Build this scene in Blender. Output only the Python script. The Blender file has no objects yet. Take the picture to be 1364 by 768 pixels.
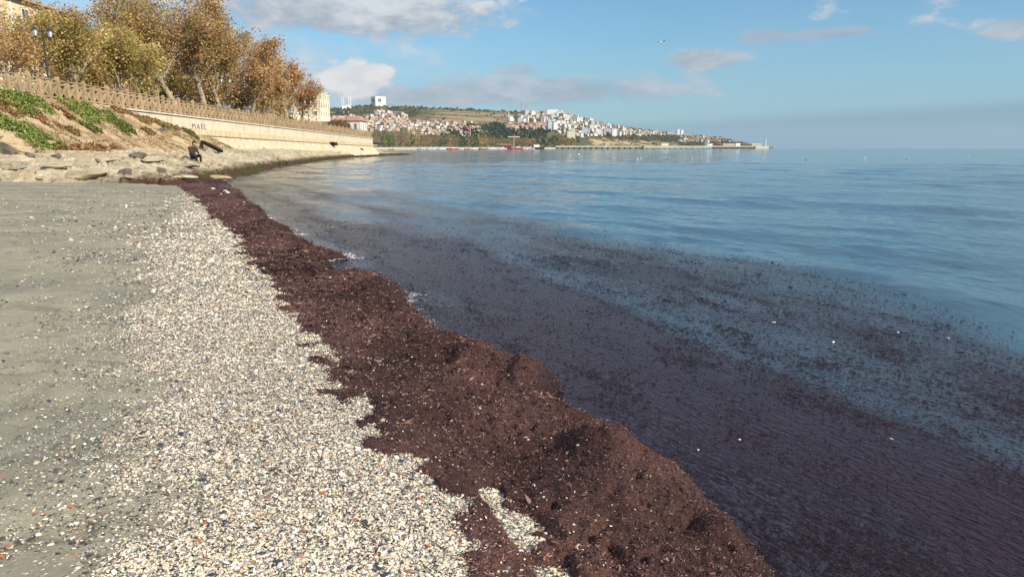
import bpy, bmesh, math, random
import numpy as np
from mathutils import Vector, Matrix

# ------------------------------------------------------------------ camera, sky, sun, exposure
SC = bpy.context.scene
COL = SC.collection
CH = 1.75                       # eye height above the sea
FPX = 940.0                     # focal length in photo pixels (photo is 1364 x 768)
PITCH = math.atan((384 - 197) / FPX)
cam_d = bpy.data.cameras.new('camera'); cam = bpy.data.objects.new('camera', cam_d); COL.objects.link(cam)
cam.location = (0, 0, CH); cam.rotation_euler = (math.pi / 2 - PITCH, 0, 0)
cam_d.sensor_width = 36.0; cam_d.lens = FPX / 1364 * 36.0
cam_d.clip_start = 0.05; cam_d.clip_end = 30000
SC.camera = cam
SUN_EL = math.radians(31); SUN_AZ = math.radians(124)      # azimuth clockwise from +Y (view direction)
S_DIR = Vector((math.sin(SUN_AZ) * math.cos(SUN_EL), math.cos(SUN_AZ) * math.cos(SUN_EL), math.sin(SUN_EL)))
sun_d = bpy.data.lights.new('sun', 'SUN'); sun_d.energy = 4.3; sun_d.angle = math.radians(0.53); sun_d.color = (1.0, 0.90, 0.76)
sun = bpy.data.objects.new('sun', sun_d); COL.objects.link(sun); sun.location = S_DIR * 300
sun.rotation_euler = (-S_DIR).to_track_quat('-Z', 'Y').to_euler()
SC.view_settings.view_transform = 'Standard'
try: SC.view_settings.look = 'None'
except Exception: pass
SC.view_settings.exposure = 0.45; SC.view_settings.gamma = 1.0
SC.render.engine = 'CYCLES'
SC.cycles.use_denoising = True
SC.cycles.max_bounces = 6; SC.cycles.diffuse_bounces = 2; SC.cycles.glossy_bounces = 3
SC.cycles.transmission_bounces = 3; SC.cycles.volume_bounces = 0; SC.cycles.transparent_max_bounces = 6
SC.cycles.caustics_reflective = False; SC.cycles.caustics_refractive = False

HPX = FPX / math.cos(PITCH)     # pixels per unit slope at the horizon
HAZE = 0.00003

class G:                        # tiny node-graph helper
    def __init__(s, tree): s.t = tree; s.n = tree.nodes; s.l = tree.links
    def node(s, typ, **kw):
        nd = s.n.new(typ)
        for k, v in kw.items(): setattr(nd, k, v)
        return nd
    def put(s, sock, v):
        if isinstance(v, bpy.types.NodeSocket): s.l.new(v, sock)
        elif isinstance(v, bpy.types.Node): s.l.new(v.outputs[0], sock)
        elif v is not None:
            if sock.type == 'RGBA' and not isinstance(v, (int, float)) and len(v) == 3: v = (*v, 1)
            sock.default_value = v
    def math(s, op, a, b=None, c=None, clamp=False):
        nd = s.node('ShaderNodeMath', operation=op, use_clamp=clamp)
        s.put(nd.inputs[0], a); s.put(nd.inputs[1], b)
        if c is not None: s.put(nd.inputs[2], c)
        return nd.outputs[0]
    def vmath(s, op, a, b=None):
        nd = s.node('ShaderNodeVectorMath', operation=op); s.put(nd.inputs[0], a); s.put(nd.inputs[1], b)
        return nd.outputs[0]
    def smooth(s, v, lo, hi, a=0.0, b=1.0):
        nd = s.node('ShaderNodeMapRange', interpolation_type='SMOOTHSTEP')
        s.put(nd.inputs[0], v); s.put(nd.inputs[1], lo); s.put(nd.inputs[2], hi); s.put(nd.inputs[3], a); s.put(nd.inputs[4], b)
        return nd.outputs[0]
    def lin(s, v, lo, hi, a=0.0, b=1.0):
        nd = s.node('ShaderNodeMapRange'); s.put(nd.inputs[0], v)
        for i, q in enumerate((lo, hi, a, b)): s.put(nd.inputs[i + 1], q)
        return nd.outputs[0]
    def mix(s, f, a, b, blend='MIX'):
        nd = s.node('ShaderNodeMix', data_type='RGBA', blend_type=blend)
        s.put(nd.inputs[0], f); s.put(nd.inputs[6], a); s.put(nd.inputs[7], b)
        return nd.outputs[2]
    def noise(s, vec, scale, detail=4, rough=0.55, dist=0.0):
        nd = s.node('ShaderNodeTexNoise'); s.put(nd.inputs['Vector'], vec); nd.inputs['Scale'].default_value = scale
        nd.inputs['Detail'].default_value = detail; nd.inputs['Roughness'].default_value = rough; nd.inputs['Distortion'].default_value = dist
        return nd.outputs[0]
    def voro(s, vec, scale, feature='F1', rnd=1.0):
        nd = s.node('ShaderNodeTexVoronoi', feature=feature); s.put(nd.inputs['Vector'], vec)
        nd.inputs['Scale'].default_value = scale; nd.inputs['Randomness'].default_value = rnd
        return nd
    def ramp(s, v, stops, interp='LINEAR'):
        nd = s.node('ShaderNodeValToRGB'); cr = nd.color_ramp; cr.interpolation = interp
        while len(cr.elements) < len(stops): cr.elements.new(0.5)
        for e, (p, c) in zip(cr.elements, stops): e.position = p; e.color = (*c, 1)
        s.put(nd.inputs[0], v); return nd.outputs[0]
    def attr(s, name):
        nd = s.node('ShaderNodeAttribute', attribute_name=name); return nd
    def bump(s, h, strength, dist=0.02, normal=None):
        nd = s.node('ShaderNodeBump'); s.put(nd.inputs['Height'], h); s.put(nd.inputs['Strength'], strength); nd.inputs['Distance'].default_value = dist
        if normal is not None: s.l.new(normal, nd.inputs['Normal'])
        return nd.outputs[0]
    def scalev(s, vec, x, y, z):
        nd = s.node('ShaderNodeMapping'); s.put(nd.inputs[0], vec); nd.inputs['Scale'].default_value = (x, y, z); return nd.outputs[0]

def mat(name):
    m = bpy.data.materials.new(name); m.use_nodes = True; m.node_tree.nodes.clear()
    g = G(m.node_tree); g.m = m
    out = g.node('ShaderNodeOutputMaterial'); b = g.node('ShaderNodeBsdfPrincipled'); g.l.new(b.outputs[0], out.inputs[0])
    g.b = b; g.pos = g.node('ShaderNodeNewGeometry').outputs['Position']
    return g
def pset(g, color=None, rough=None, normal=None, spec=None, **kw):
    b = g.b
    if color is not None: g.put(b.inputs['Base Color'], color)
    if rough is not None: g.put(b.inputs['Roughness'], rough)
    if normal is not None: g.put(b.inputs['Normal'], normal)
    if spec is not None: g.put(b.inputs['Specular IOR Level'], spec)
    for k, v in kw.items(): g.put(b.inputs[k.replace('_', ' ')], v)
    return g.m

# ---- world: Nishita sky with broken cloud
W = bpy.data.worlds.new('World'); SC.world = W; W.use_nodes = True
W.node_tree.nodes.clear(); g = G(W.node_tree)
sky = g.node('ShaderNodeTexSky', sky_type='NISHITA'); sky.sun_disc = False
sky.sun_elevation = SUN_EL; sky.sun_rotation = SUN_AZ; sky.altitude = 0; sky.air_density = 1.0; sky.dust_density = 0.15; sky.ozone_density = 2.5
tc = g.node('ShaderNodeTexCoord').outputs['Generated']
sep = g.node('ShaderNodeSeparateXYZ'); g.l.new(tc, sep.inputs[0])
dx, dy, dz = sep.outputs
el = g.math('ARCSINE', dz); az = g.math('ARCTAN2', dx, dy)
zc = g.math('ADD', g.math('MAXIMUM', dz, 0.0), 0.10)
comb = g.node('ShaderNodeCombineXYZ'); g.put(comb.inputs[0], g.math('DIVIDE', dx, zc)); g.put(comb.inputs[1], g.math('DIVIDE', dy, zc)); comb.inputs[2].default_value = 3.1
ae = g.node('ShaderNodeCombineXYZ'); g.put(ae.inputs[0], az); g.put(ae.inputs[1], g.math('MULTIPLY', el, 2.2))
n_big = g.noise(ae.outputs[0], 9.0, 7, 0.58, 0.25)
n_fine = g.noise(ae.outputs[0], 30.0, 6, 0.6, 0.2)
warp = g.math('ADD', g.math('MULTIPLY', g.math('SUBTRACT', n_big, 0.5), 3.2), g.math('MULTIPLY', g.math('SUBTRACT', n_fine, 0.5), 1.5))
def sky_dir(u, v):
    th = PITCH; a = (u - 682) / FPX; c = (384 - v) / FPX
    y = math.cos(th) + c * math.sin(th); z = -math.sin(th) + c * math.cos(th); r = math.sqrt(a * a + y * y + z * z)
    return math.atan2(a, y), math.asin(z / r)
def cloud(u, v, wu, wv, warpk, lo, hi, dens):
    a0, e0 = sky_dir(u, v); wa = wu / FPX; we = wv / FPX
    p = g.math('DIVIDE', g.math('SUBTRACT', az, a0), wa); q = g.math('DIVIDE', g.math('SUBTRACT', el, e0), we)
    r = g.math('SQRT', g.math('ADD', g.math('MULTIPLY', p, p), g.math('MULTIPLY', q, q)))
    m = g.math('ADD', g.math('SUBTRACT', 1.0, r), g.math('MULTIPLY', warp, warpk))
    return g.math('MULTIPLY', g.smooth(m, lo, hi), dens), q
base = g.mix(1.0, sky.outputs[0], (0.68, 0.92, 0.99), 'MULTIPLY')
base = g.mix(g.smooth(el, 0.20, -0.02, 0.0, 0.80), base, (1.75, 3.0, 4.15))
# hand-placed cloud banks: (u, v, half-width, half-height, ragged, lo, hi, opacity, bright, dark)
CL = [
 (200, 95, 430, 95, 0.6, 0.0, 0.9, 0.75, (4.9, 5.2, 5.7), (3.4, 3.8, 4.5)),
 (300, -150, 420, 90, 0.8, 0.0, 0.7, 0.85, (5.2, 5.5, 5.9), (3.1, 3.5, 4.0)),
 (1750, -120, 420, 70, 0.9, 0.0, 0.7, 0.8, (5.0, 5.4, 5.9), (3.1, 3.5, 4.1)),
 (460, 14, 250, 36, 0.6, 0.0, 0.5, 0.92, (5.4, 5.6, 5.8), (2.75, 3.1, 3.65)),
 (720, 120, 250, 26, 0.55, 0.0, 0.6, 0.85, (3.9, 4.35, 4.9), (2.5, 3.05, 3.75)),
 (560, 128, 130, 20, 0.5, 0.0, 0.6, 0.85, (4.3, 4.7, 5.1), (2.8, 3.3, 3.9)),
 (480, 102, 54, 27, 0.55, 0.05, 0.35, 1.0, (6.1, 6.1, 6.0), (5.0, 5.2, 5.5)),
 (690, 92, 40, 10, 0.6, 0.05, 0.6, 0.6, (3.6, 4.1, 4.7), (2.6, 3.1, 3.7)),
 (937, 78, 62, 18, 0.5, 0.05, 0.5, 0.85, (4.3, 4.6, 4.9), (2.7, 3.1, 3.7)),
 (1018, 47, 42, 11, 0.5, 0.05, 0.6, 0.7, (3.5, 3.9, 4.5), (2.6, 3.1, 3.8)),
 (1112, 44, 70, 10, 0.5, 0.05, 0.6, 0.7, (3.5, 3.9, 4.5), (2.6, 3.1, 3.8)),
 (1352, 36, 50, 17, 0.5, 0.05, 0.6, 0.8, (4.4, 4.7, 5.1), (2.9, 3.3, 3.9)),
]
for (u, v, wu, wv, wk, lo, hi, dn, br, dk) in CL:
    m, q = cloud(u, v, wu, wv, wk, lo, hi, dn)
    sh = g.smooth(g.math('ADD', g.math('MULTIPLY', q, 0.45), g.math('MULTIPLY', warp, 1.1)), -0.7, 0.7)
    base = g.mix(m, base, g.mix(sh, dk, br))
# bright streaky cloud added high out of view, to brighten the water's reflections
thin = g.noise(comb.outputs[0], 0.7, 6, 0.6, 0.3)
base = g.mix(g.math('MULTIPLY', g.smooth(thin, 0.26, 0.58), g.smooth(el, 0.20, 0.46, 0.03, 0.90)), base, (6.2, 6.9, 8.2))
# low grey-blue haze bank on the horizon all round, its top edge uneven
lowb = g.math('ADD', g.math('MULTIPLY', az, 0.045), g.math('ADD', 0.024, g.math('MULTIPLY', g.math('SUBTRACT', n_big, 0.5), 0.010)))
base = g.mix(g.math('MULTIPLY', g.smooth(g.math('SUBTRACT', lowb, el), -0.010, 0.012), 0.55), base, (1.55, 2.55, 3.5))
bg = g.node('ShaderNodeBackground'); g.put(bg.inputs[0], base); bg.inputs[1].default_value = 0.095
wo = g.node('ShaderNodeOutputWorld'); g.l.new(bg.outputs[0], wo.inputs[0])

# ------------------------------------------------------------------ helpers
def ray(u, v):
    a = (u - 682) / FPX; c = (384 - v) / FPX; st, ct = math.sin(PITCH), math.cos(PITCH)
    return np.array([a, ct + c * st, -st + c * ct])
def at_z(u, v, z):
    d = ray(u, v); k = (z - CH) / d[2]; return np.array([d[0] * k, d[1] * k, z])
def at_y(u, v, Y):
    d = ray(u, v); k = Y / d[1]; return np.array([d[0] * k, Y, CH + d[2] * k])
def at_x(u, v, X):
    d = ray(u, v); k = X / d[0]; return np.array([X, d[1] * k, CH + d[2] * k])
RNG = np.random.default_rng(7)
def _hash(ix, iy, seed):
    h = (ix.astype(np.int64) * 374761393 + iy.astype(np.int64) * 668265263 + seed * 1442695041) & 0xFFFFFFFF
    h = ((h ^ (h >> 13)) * 1274126177) & 0xFFFFFFFF
    return ((h ^ (h >> 16)) & 0xFFFFFF) / float(0xFFFFFF)
def vn(x, y, seed=0):
    x = np.asarray(x, float); y = np.asarray(y, float); x, y = np.broadcast_arrays(x, y)
    ix = np.floor(x); iy = np.floor(y); fx = x - ix; fy = y - iy; fx = fx * fx * (3 - 2 * fx); fy = fy * fy * (3 - 2 * fy)
    a = _hash(ix, iy, seed); b = _hash(ix + 1, iy, seed); c = _hash(ix, iy + 1, seed); d = _hash(ix + 1, iy + 1, seed)
    return (a * (1 - fx) + b * fx) * (1 - fy) + (c * (1 - fx) + d * fx) * fy
def fbm(x, y, seed=0, octv=4, gain=0.5):
    s = 0; a = 1; t = 0; x = np.asarray(x, float); y = np.asarray(y, float)
    for o in range(octv):
        s = s + a * (vn(x, y, seed + o * 17) - 0.5); t += a; a *= gain
        x = x * 2.03 + 11.3; y = y * 2.03 + 7.7
    return s / t * 2
def sst(x, a, b):
    t = np.clip((x - a) / (b - a), 0, 1); return t * t * (3 - 2 * t)

def mk(name, me, mats=None, parent=None, label=None, cat=None, group=None, kind=None, loc=None, rotz=None):
    o = bpy.data.objects.new(name, me); COL.objects.link(o)
    if me is not None and mats is not None and not me.materials:
        for m in (mats if isinstance(mats, (list, tuple)) else [mats]): me.materials.append(m)
    if parent is not None: o.parent = parent
    if loc is not None: o.location = tuple(float(q) for q in loc)
    if rotz is not None: o.rotation_euler = (0, 0, rotz)
    tag(o, label, cat, group, kind); return o
def tag(o, label=None, cat=None, group=None, kind=None):
    if label: o['label'] = label
    if cat: o['category'] = cat
    if group: o['group'] = group
    if kind: o['kind'] = kind
    return o
def np_mesh(name, V, F, smooth=False, cols=None, attrs=None, mi=None):
    V = np.asarray(V, np.float32); F = np.asarray(F, np.int32); k = F.shape[1]
    me = bpy.data.meshes.new(name)
    me.vertices.add(len(V)); me.vertices.foreach_set('co', V.ravel())
    me.loops.add(F.size); me.loops.foreach_set('vertex_index', F.ravel())
    me.polygons.add(len(F)); me.polygons.foreach_set('loop_start', np.arange(len(F), dtype=np.int32) * k)
    me.polygons.foreach_set('loop_total', np.full(len(F), k, np.int32))
    me.polygons.foreach_set('use_smooth', np.full(len(F), smooth))
    if mi is not None: me.polygons.foreach_set('material_index', np.asarray(mi, np.int32))
    me.update(calc_edges=True)
    if cols is not None:
        c = np.ones((len(V), 4), np.float32); c[:, :3] = cols
        a = me.attributes.new('col', 'FLOAT_COLOR', 'POINT'); a.data.foreach_set('color', c.ravel())
    for k2, v2 in (attrs or {}).items():
        a = me.attributes.new(k2, 'FLOAT', 'POINT'); a.data.foreach_set('value', np.asarray(v2, np.float32).ravel())
    return me
def grid_faces(nr, nc):
    i = np.arange(nr - 1)[:, None] * nc + np.arange(nc - 1)[None, :]; i = i.ravel()
    return np.stack([i, i + 1, i + nc + 1, i + nc], 1)

class MB:                       # collects boxes, bars, tubes into one mesh
    def __init__(s): s.v = []; s.f = []; s.m = []
    def add(s, vs, fs, mi=0):
        o = len(s.v); s.v += [tuple(map(float, p)) for p in vs]; s.f += [tuple(i + o for i in f) for f in fs]; s.m += [mi] * len(fs); return s
    def box(s, x0, x1, y0, y1, z0, z1, mi=0):
        vs = [(x, y, z) for z in (z0, z1) for y in (y0, y1) for x in (x0, x1)]
        return s.add(vs, [(0, 2, 3, 1), (4, 5, 7, 6), (0, 1, 5, 4), (2, 6, 7, 3), (0, 4, 6, 2), (1, 3, 7, 5)], mi)
    def bar(s, p0, p1, w, h, mi=0, up=(0, 0, 1)):
        p0 = Vector(p0); p1 = Vector(p1); d = (p1 - p0).normalized(); u = Vector(up)
        if abs(d.dot(u)) > 0.98: u = Vector((1, 0, 0))
        a = d.cross(u).normalized() * w / 2; b = a.cross(d).normalized() * h / 2
        vs = [p + sa * a + sb * b for p in (p0, p1) for (sa, sb) in ((-1, -1), (1, -1), (1, 1), (-1, 1))]
        return s.add(vs, [(0, 1, 2, 3), (7, 6, 5, 4), (0, 4, 5, 1), (1, 5, 6, 2), (2, 6, 7, 3), (3, 7, 4, 0)], mi)
    def tube(s, pts, rad, n=8, mi=0, cap=True):
        pts = [Vector(p) for p in pts]; vs = []; fs = []
        for i, p in enumerate(pts):
            d = (pts[min(i + 1, len(pts) - 1)] - pts[max(i - 1, 0)]).normalized()
            u = Vector((0, 0, 1)) if abs(d.z) < 0.95 else Vector((1, 0, 0))
            a = d.cross(u).normalized(); b = d.cross(a)
            for k in range(n):
                t = 2 * math.pi * k / n; vs.append(p + (a * math.cos(t) + b * math.sin(t)) * rad[i])
        for i in range(len(pts) - 1):
            for k in range(n): fs.append((i * n + k, i * n + (k + 1) % n, (i + 1) * n + (k + 1) % n, (i + 1) * n + k))
        if cap: fs.append(tuple(range(n))[::-1]); fs.append(tuple(range((len(pts) - 1) * n, len(pts) * n)))
        return s.add(vs, fs, mi)
    def lathe(s, prof, n=12, c=(0, 0, 0), mi=0):
        return s.tube([(c[0], c[1], c[2] + z) for r, z in prof], [max(r, 1e-4) for r, z in prof], n, mi) if False else s._lathe(prof, n, c, mi)
    def _lathe(s, prof, n, c, mi):
        vs = []; fs = []
        for r, z in prof:
            for k in range(n): t = 2 * math.pi * (k + .5) / n; vs.append((c[0] + r * math.cos(t), c[1] + r * math.sin(t), c[2] + z))
        for i in range(len(prof) - 1):
            for k in range(n): fs.append((i * n + k, i * n + (k + 1) % n, (i + 1) * n + (k + 1) % n, (i + 1) * n + k))
        fs.append(tuple(range(n))[::-1]); fs.append(tuple(range((len(prof) - 1) * n, len(prof) * n)))
        return s.add(vs, fs, mi)
    def mesh(s, name, smooth=False):
        me = bpy.data.meshes.new(name); me.from_pydata(s.v, [], s.f); me.polygons.foreach_set('material_index', s.m)
        if smooth: me.polygons.foreach_set('use_smooth', [True] * len(s.f))
        me.update(); return me
def part(mb, name, m, parent, label=None, smooth=False, kind=None):
    return mk(name, mb.mesh(name, smooth), m, parent, label, kind=kind)
def empty(name, loc, label, cat, group=None, rotz=0):
    o = mk(name, None, None, None, label, cat, group, None, loc, rotz); o.empty_display_size = 0.3; return o
def copy_tree(o, parent=None, loc=None, rotz=None, label=None, group=None):
    c = o.copy(); COL.objects.link(c); c.parent = parent
    if loc is not None: c.location = tuple(float(q) for q in loc)
    if rotz is not None: c.rotation_euler = (0, 0, rotz)
    if label: c['label'] = label
    if group: c['group'] = group
    for ch in list(o.children): copy_tree(ch, c)
    return c
def simple(name, color, rough=0.8, spec=0.3, var=0.0, scale=3.0, bump=0.0, bscale=20.0, **kw):
    g = mat(name); c = color
    if var:
        n = g.noise(g.pos, scale, 5, 0.6)
        c = g.mix(g.smooth(n, 0.3, 0.7), tuple(q * (1 - var) for q in color), tuple(min(1, q * (1 + var)) for q in color))
    nm = g.bump(g.noise(g.pos, bscale, 4, 0.6), bump, 0.02) if bump else None
    return pset(g, c, rough, nm, spec, **kw)
def colmat(name, rough=0.7, spec=0.3, trans=0.0):
    g = mat(name); a = g.attr('col'); pset(g, a.outputs['Color'], rough, None, spec)
    if trans:
        t = g.node('ShaderNodeBsdfTranslucent'); g.l.new(a.outputs['Color'], t.inputs[0])
        mx = g.node('ShaderNodeMixShader'); mx.inputs[0].default_value = trans
        out = [n for n in g.n if n.type == 'OUTPUT_MATERIAL'][0]
        g.l.new(g.b.outputs[0], mx.inputs[1]); g.l.new(t.outputs[0], mx.inputs[2]); g.l.new(mx.outputs[0], out.inputs[0])
    return g.m
# ------------------------------------------------------------------ shore curves (X as a function of Y, metres)
def curve(px, z, lo, hi):
    P = np.array([at_z(u, v, z)[:2] for u, v in px]); P = P[np.argsort(P[:, 1])]
    ys = np.concatenate([[lo], P[:, 1], [hi]])
    s0 = (P[3, 0] - P[0, 0]) / (P[3, 1] - P[0, 1]); s1 = (P[-1, 0] - P[-3, 0]) / (P[-1, 1] - P[-3, 1])
    xs = np.concatenate([[P[0, 0] + s0 * (lo - P[0, 1])], P[:, 0], [P[-1, 0] + s1 * (hi - P[-1, 1])]])
    return lambda y: np.interp(y, ys, xs)
C_edge = curve([(1062, 768), (985, 690), (960, 652), (905, 612), (868, 592), (812, 580), (800, 548), (742, 518), (736, 490), (700, 468), (655, 455),
                (622, 446), (585, 420), (556, 405), (527, 378), (490, 366), (456, 346), (440, 325), (400, 311), (372, 296), (350, 278), (322, 257), (303, 243)], 0.16, -6, 60)
C_in = curve([(680, 768), (640, 712), (605, 655), (560, 610), (505, 565), (455, 505), (415, 440), (385, 402), (358, 370), (345, 340), (318, 312), (292, 288), (262, 260), (240, 246)], 0.17, -6, 60)
C_sand = curve([(108, 768), (128, 680), (140, 600), (168, 520), (165, 450), (175, 390), (195, 330), (208, 280), (224, 250)], 0.22, -6, 60)
C_out = curve([(395, 238), (470, 248), (560, 262), (700, 285), (860, 318), (1000, 352), (1150, 390), (1364, 462)], 0.0, -6, 80)
C_rock = curve([(303, 240), (322, 233), (346, 228), (380, 221), (410, 216), (440, 212.2), (470, 209.3), (500, 207.6), (528, 206.6)], 0.0, 20, 260)
def Xe(y): return C_edge(y) - 0.02 - 0.20 * sst(fbm(np.asarray(y) * 1.15, 9.1, 6, 3), 0.0, 0.13) * np.clip(np.asarray(y) / 6, 0.7, 1.5) + 0.30 * fbm(np.asarray(y) * 1.5, 3.3, 5, 5, 0.7) * np.clip(np.asarray(y) / 6, 0.6, 1.6)
def Xin(y): return C_in(y)
def Xsand(y): return C_sand(y)
def beach_z(x, y):
    x = np.asarray(x, float); y = np.asarray(y, float)
    e, i, s = C_edge(y), Xin(y), Xsand(y)
    z = np.where(x > e, -0.09 - 0.14 * (x - e), np.where(x > i, -0.09 + 0.22 * ((e - x) / (e - i)) ** 0.6, np.where(x > s, 0.13 + 0.08 * (i - x) / np.maximum(i - s, .1), 0.21 + 0.30 * (1 - np.exp(-(s - x) / 9)))))
    z = z + 0.02 * fbm(x * 0.8, y * 0.8, 2, 4) + 0.010 * fbm(x * 3.5, y * 3.5, 9, 3)
    return z
def shell_cov(x, y):
    x = np.asarray(x, float); y = np.asarray(y, float)
    s = x - Xsand(y); sc = np.clip(y / 5, 1, 3)
    w = fbm(x * 1.4, y * 0.7, 31, 4) * 0.45 + fbm(x * 6, y * 6, 33, 2) * 0.22
    c = sst(s + w * sc, -0.05 * sc, 0.42 * sc)
    c = np.maximum(c, 0.20 * np.exp(np.clip((s + w) / (0.55 * sc), -9, 0)))
    return np.clip(c, 0, 1)

# ------------------------------------------------------------------ beach
ys = np.concatenate([np.linspace(-6, 1.4, 24)[:-1], np.geomspace(1.4, 46, 470)])
nc = 230; tt = np.linspace(0, 1, nc)
e = C_edge(ys)[:, None]; left = -45.0
near = np.maximum(Xsand(ys) - 1.2 * np.maximum(1, ys / 4), -38)[:, None]
X = np.where(tt[None] < 0.45, near + (left - near) * (1 - tt[None] / 0.45) ** 2.2, near + (e + 1.2 - near) * ((tt[None] - 0.45) / 0.55))
Y = np.repeat(ys[:, None], nc, 1)
Z = beach_z(X, Y)
# footprints-like dents and little crusts on the sand
Z += np.where(X < Xsand(Y), 0.055 * np.clip(fbm(X * 2.6, Y * 2.6, 41, 5, .62), -1, 0.12) + 0.02 * fbm(X * 0.6, Y * 0.9, 43, 3), 0)
cov = shell_cov(X, Y)
me = np_mesh('beach', np.stack([X, Y, Z], -1).reshape(-1, 3), grid_faces(len(ys), nc), True, attrs={'cov': cov})
g = mat('beach_sand_shell')
cv = g.attr('cov').outputs['Fac']
n1 = g.noise(g.pos, 0.7, 5, 0.6); n2 = g.noise(g.pos, 9, 5, 0.65); n3 = g.noise(g.pos, 220, 3, 0.6)
sand = g.mix(g.smooth(n1, 0.3, 0.7), (0.220, 0.203, 0.148), (0.305, 0.278, 0.198))
sand = g.mix(g.math('MULTIPLY', g.smooth(n2, 0.52, 0.72), 0.6), sand, (0.185, 0.158, 0.10))
sand = g.mix(g.math('MULTIPLY', g.math('SUBTRACT', n3, 0.5), 1.2), sand, (0.42, 0.39, 0.31))
strk = g.noise(g.scalev(g.pos, 1.2, 7.0, 1), 1.0, 6, 0.65)      # wrack lines of fine dark debris
sand = g.mix(g.math('MULTIPLY', g.smooth(strk, 0.56, 0.68), 0.6), sand, (0.14, 0.12, 0.08))
damp = g.noise(g.scalev(g.pos, 0.35, 0.9, 1), 0.9, 5, 0.62, 0.5)
sand = g.mix(g.math('MULTIPLY', g.smooth(damp, 0.50, 0.62), 0.5), sand, (0.165, 0.158, 0.13))
sand = g.mix(g.math('MULTIPLY', g.smooth(g.noise(g.pos, 3.1, 6, 0.7), 0.56, 0.72), 0.5), sand, (0.34, 0.31, 0.23))
vs = g.voro(g.pos, 36, rnd=1.0); spk = g.smooth(vs.outputs['Distance'], 0.14, 0.10)
spsel = g.smooth(g.node('ShaderNodeSeparateColor').outputs[0], 0, 1)
sepc = g.node('ShaderNodeSeparateColor'); g.l.new(vs.outputs['Color'], sepc.inputs[0])
spk = g.math('MULTIPLY', spk, g.smooth(sepc.outputs[0], 0.72, 0.76))
sand = g.mix(g.math('MULTIPLY', spk, 0.8), sand, g.ramp(sepc.outputs[1], [(0, (0.05, 0.045, 0.04)), (0.5, (0.09, 0.08, 0.06)), (0.6, (0.6, 0.55, 0.45)), (1, (0.6, 0.56, 0.48))], 'CONSTANT'))
vo = g.voro(g.pos, 75); sc2 = g.node('ShaderNodeSeparateColor'); g.l.new(vo.outputs['Color'], sc2.inputs[0])
pal = [(0, (0.05, 0.05, 0.05)), (0.10, (0.15, 0.14, 0.13)), (0.20, (0.50, 0.44, 0.33)), (0.48, (0.62, 0.55, 0.43)), (0.66, (0.40, 0.33, 0.23)), (0.74, (0.66, 0.62, 0.54)), (0.90, (0.30, 0.28, 0.26)), (0.985, (0.5, 0.17, 0.08))]
shl = g.ramp(sc2.outputs[0], pal, 'CONSTANT')
edge = g.smooth(vo.outputs['Distance'], 0.45, 0.75)
shl = g.mix(g.math('MULTIPLY', edge, 0.75), shl, (0.06, 0.055, 0.05))
fac = g.smooth(g.math('ADD', cv, g.math('MULTIPLY', g.math('SUBTRACT', sc2.outputs[1], 0.5), 0.9)), 0.47, 0.53)
colr = g.mix(fac, sand, shl)
hgt = g.math('ADD', g.math('MULTIPLY', n2, 0.5), g.math('ADD', g.math('MULTIPLY', n3, 0.12), g.math('MULTIPLY', g.math('MULTIPLY', fac, g.math('SUBTRACT', 1.0, vo.outputs['Distance'])), 0.5)))
M_beach = pset(g, colr, 0.92, g.bump(hgt, 0.9, 0.03), 0.15)
mk('beach', me, M_beach, kind='structure')

# ------------------------------------------------------------------ seaweed bank
ys = np.concatenate([np.linspace(-5, 1.5, 60)[:-1], np.geomspace(1.5, 36, 600)]); nr = len(ys); nc = 180
c = np.linspace(0, 1, nc)[None]
Yg = np.repeat(ys[:, None], nc, 1)
xe = Xe(ys)[:, None]; xi = (Xin(ys) - 0.30 * np.maximum(1, ys / 6))[:, None]
top = np.minimum(c / 0.86, 1); face = np.clip((c - 0.86) / 0.14, 0, 1)
X = xi + (xe - 0.05 - xi) * top + 0.13 * face + 0.05 * np.sin(face * np.pi)
wid = (xe - xi)
din = (X - Xin(Yg)) + (0.16 * fbm(X * 2.3, Yg * 1.6, 51, 4) + 0.22 * fbm(X * 9, Yg * 6, 53, 3)) * np.clip(Yg / 6, 1, 2)
rel = np.clip((X - xi) / wid, 0, 1)
h = -0.026 + 0.06 * sst(din, -0.25, 0.16) + 0.040 * sst(rel, 0.3, 0.75) + 0.05 * sst(rel, 0.62, 0.98)
h *= 1 + 0.25 * fbm(Yg * 0.5, X * 0.3, 57, 3)
_a, _b = at_z(655, 640, .17)[:2], at_z(820, 800, .17)[:2]; _t = np.clip(((X - _a[0]) * (_b - _a)[0] + (Yg - _a[1]) * (_b - _a)[1]) / ((_b - _a) ** 2).sum(), 0, 1)
_d = np.hypot(X - _a[0] - _t * (_b - _a)[0], Yg - _a[1] - _t * (_b - _a)[1]); gap = np.exp(-(_d / (0.05 + 0.07 * _t)) ** 2) * sst(fbm(X * 7, Yg * 7, 59, 3), -0.6, 0.1); h = h - 0.16 * gap
lump = fbm(X * 3.0, Yg * 3.0, 61, 4, 0.55); fine = fbm(X * 14, Yg * 14, 63, 3, 0.6); holes = fbm(X * 34, Yg * 34, 65, 2)
amp = sst(din, -0.1, 0.35)
h = h + 0.07 * sst(rel, 0.3, 0.9)
big = fbm(X * 1.1 + 3, Yg * 1.1, 67, 3); h = h + amp * (0.11 * big * sst(rel, 0.2, 0.7) + 0.10 * np.clip(fbm(X * 1.7, Yg * 1.7, 68, 3), -.35, 1) * sst(rel, 0.65, 0.9))
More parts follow.
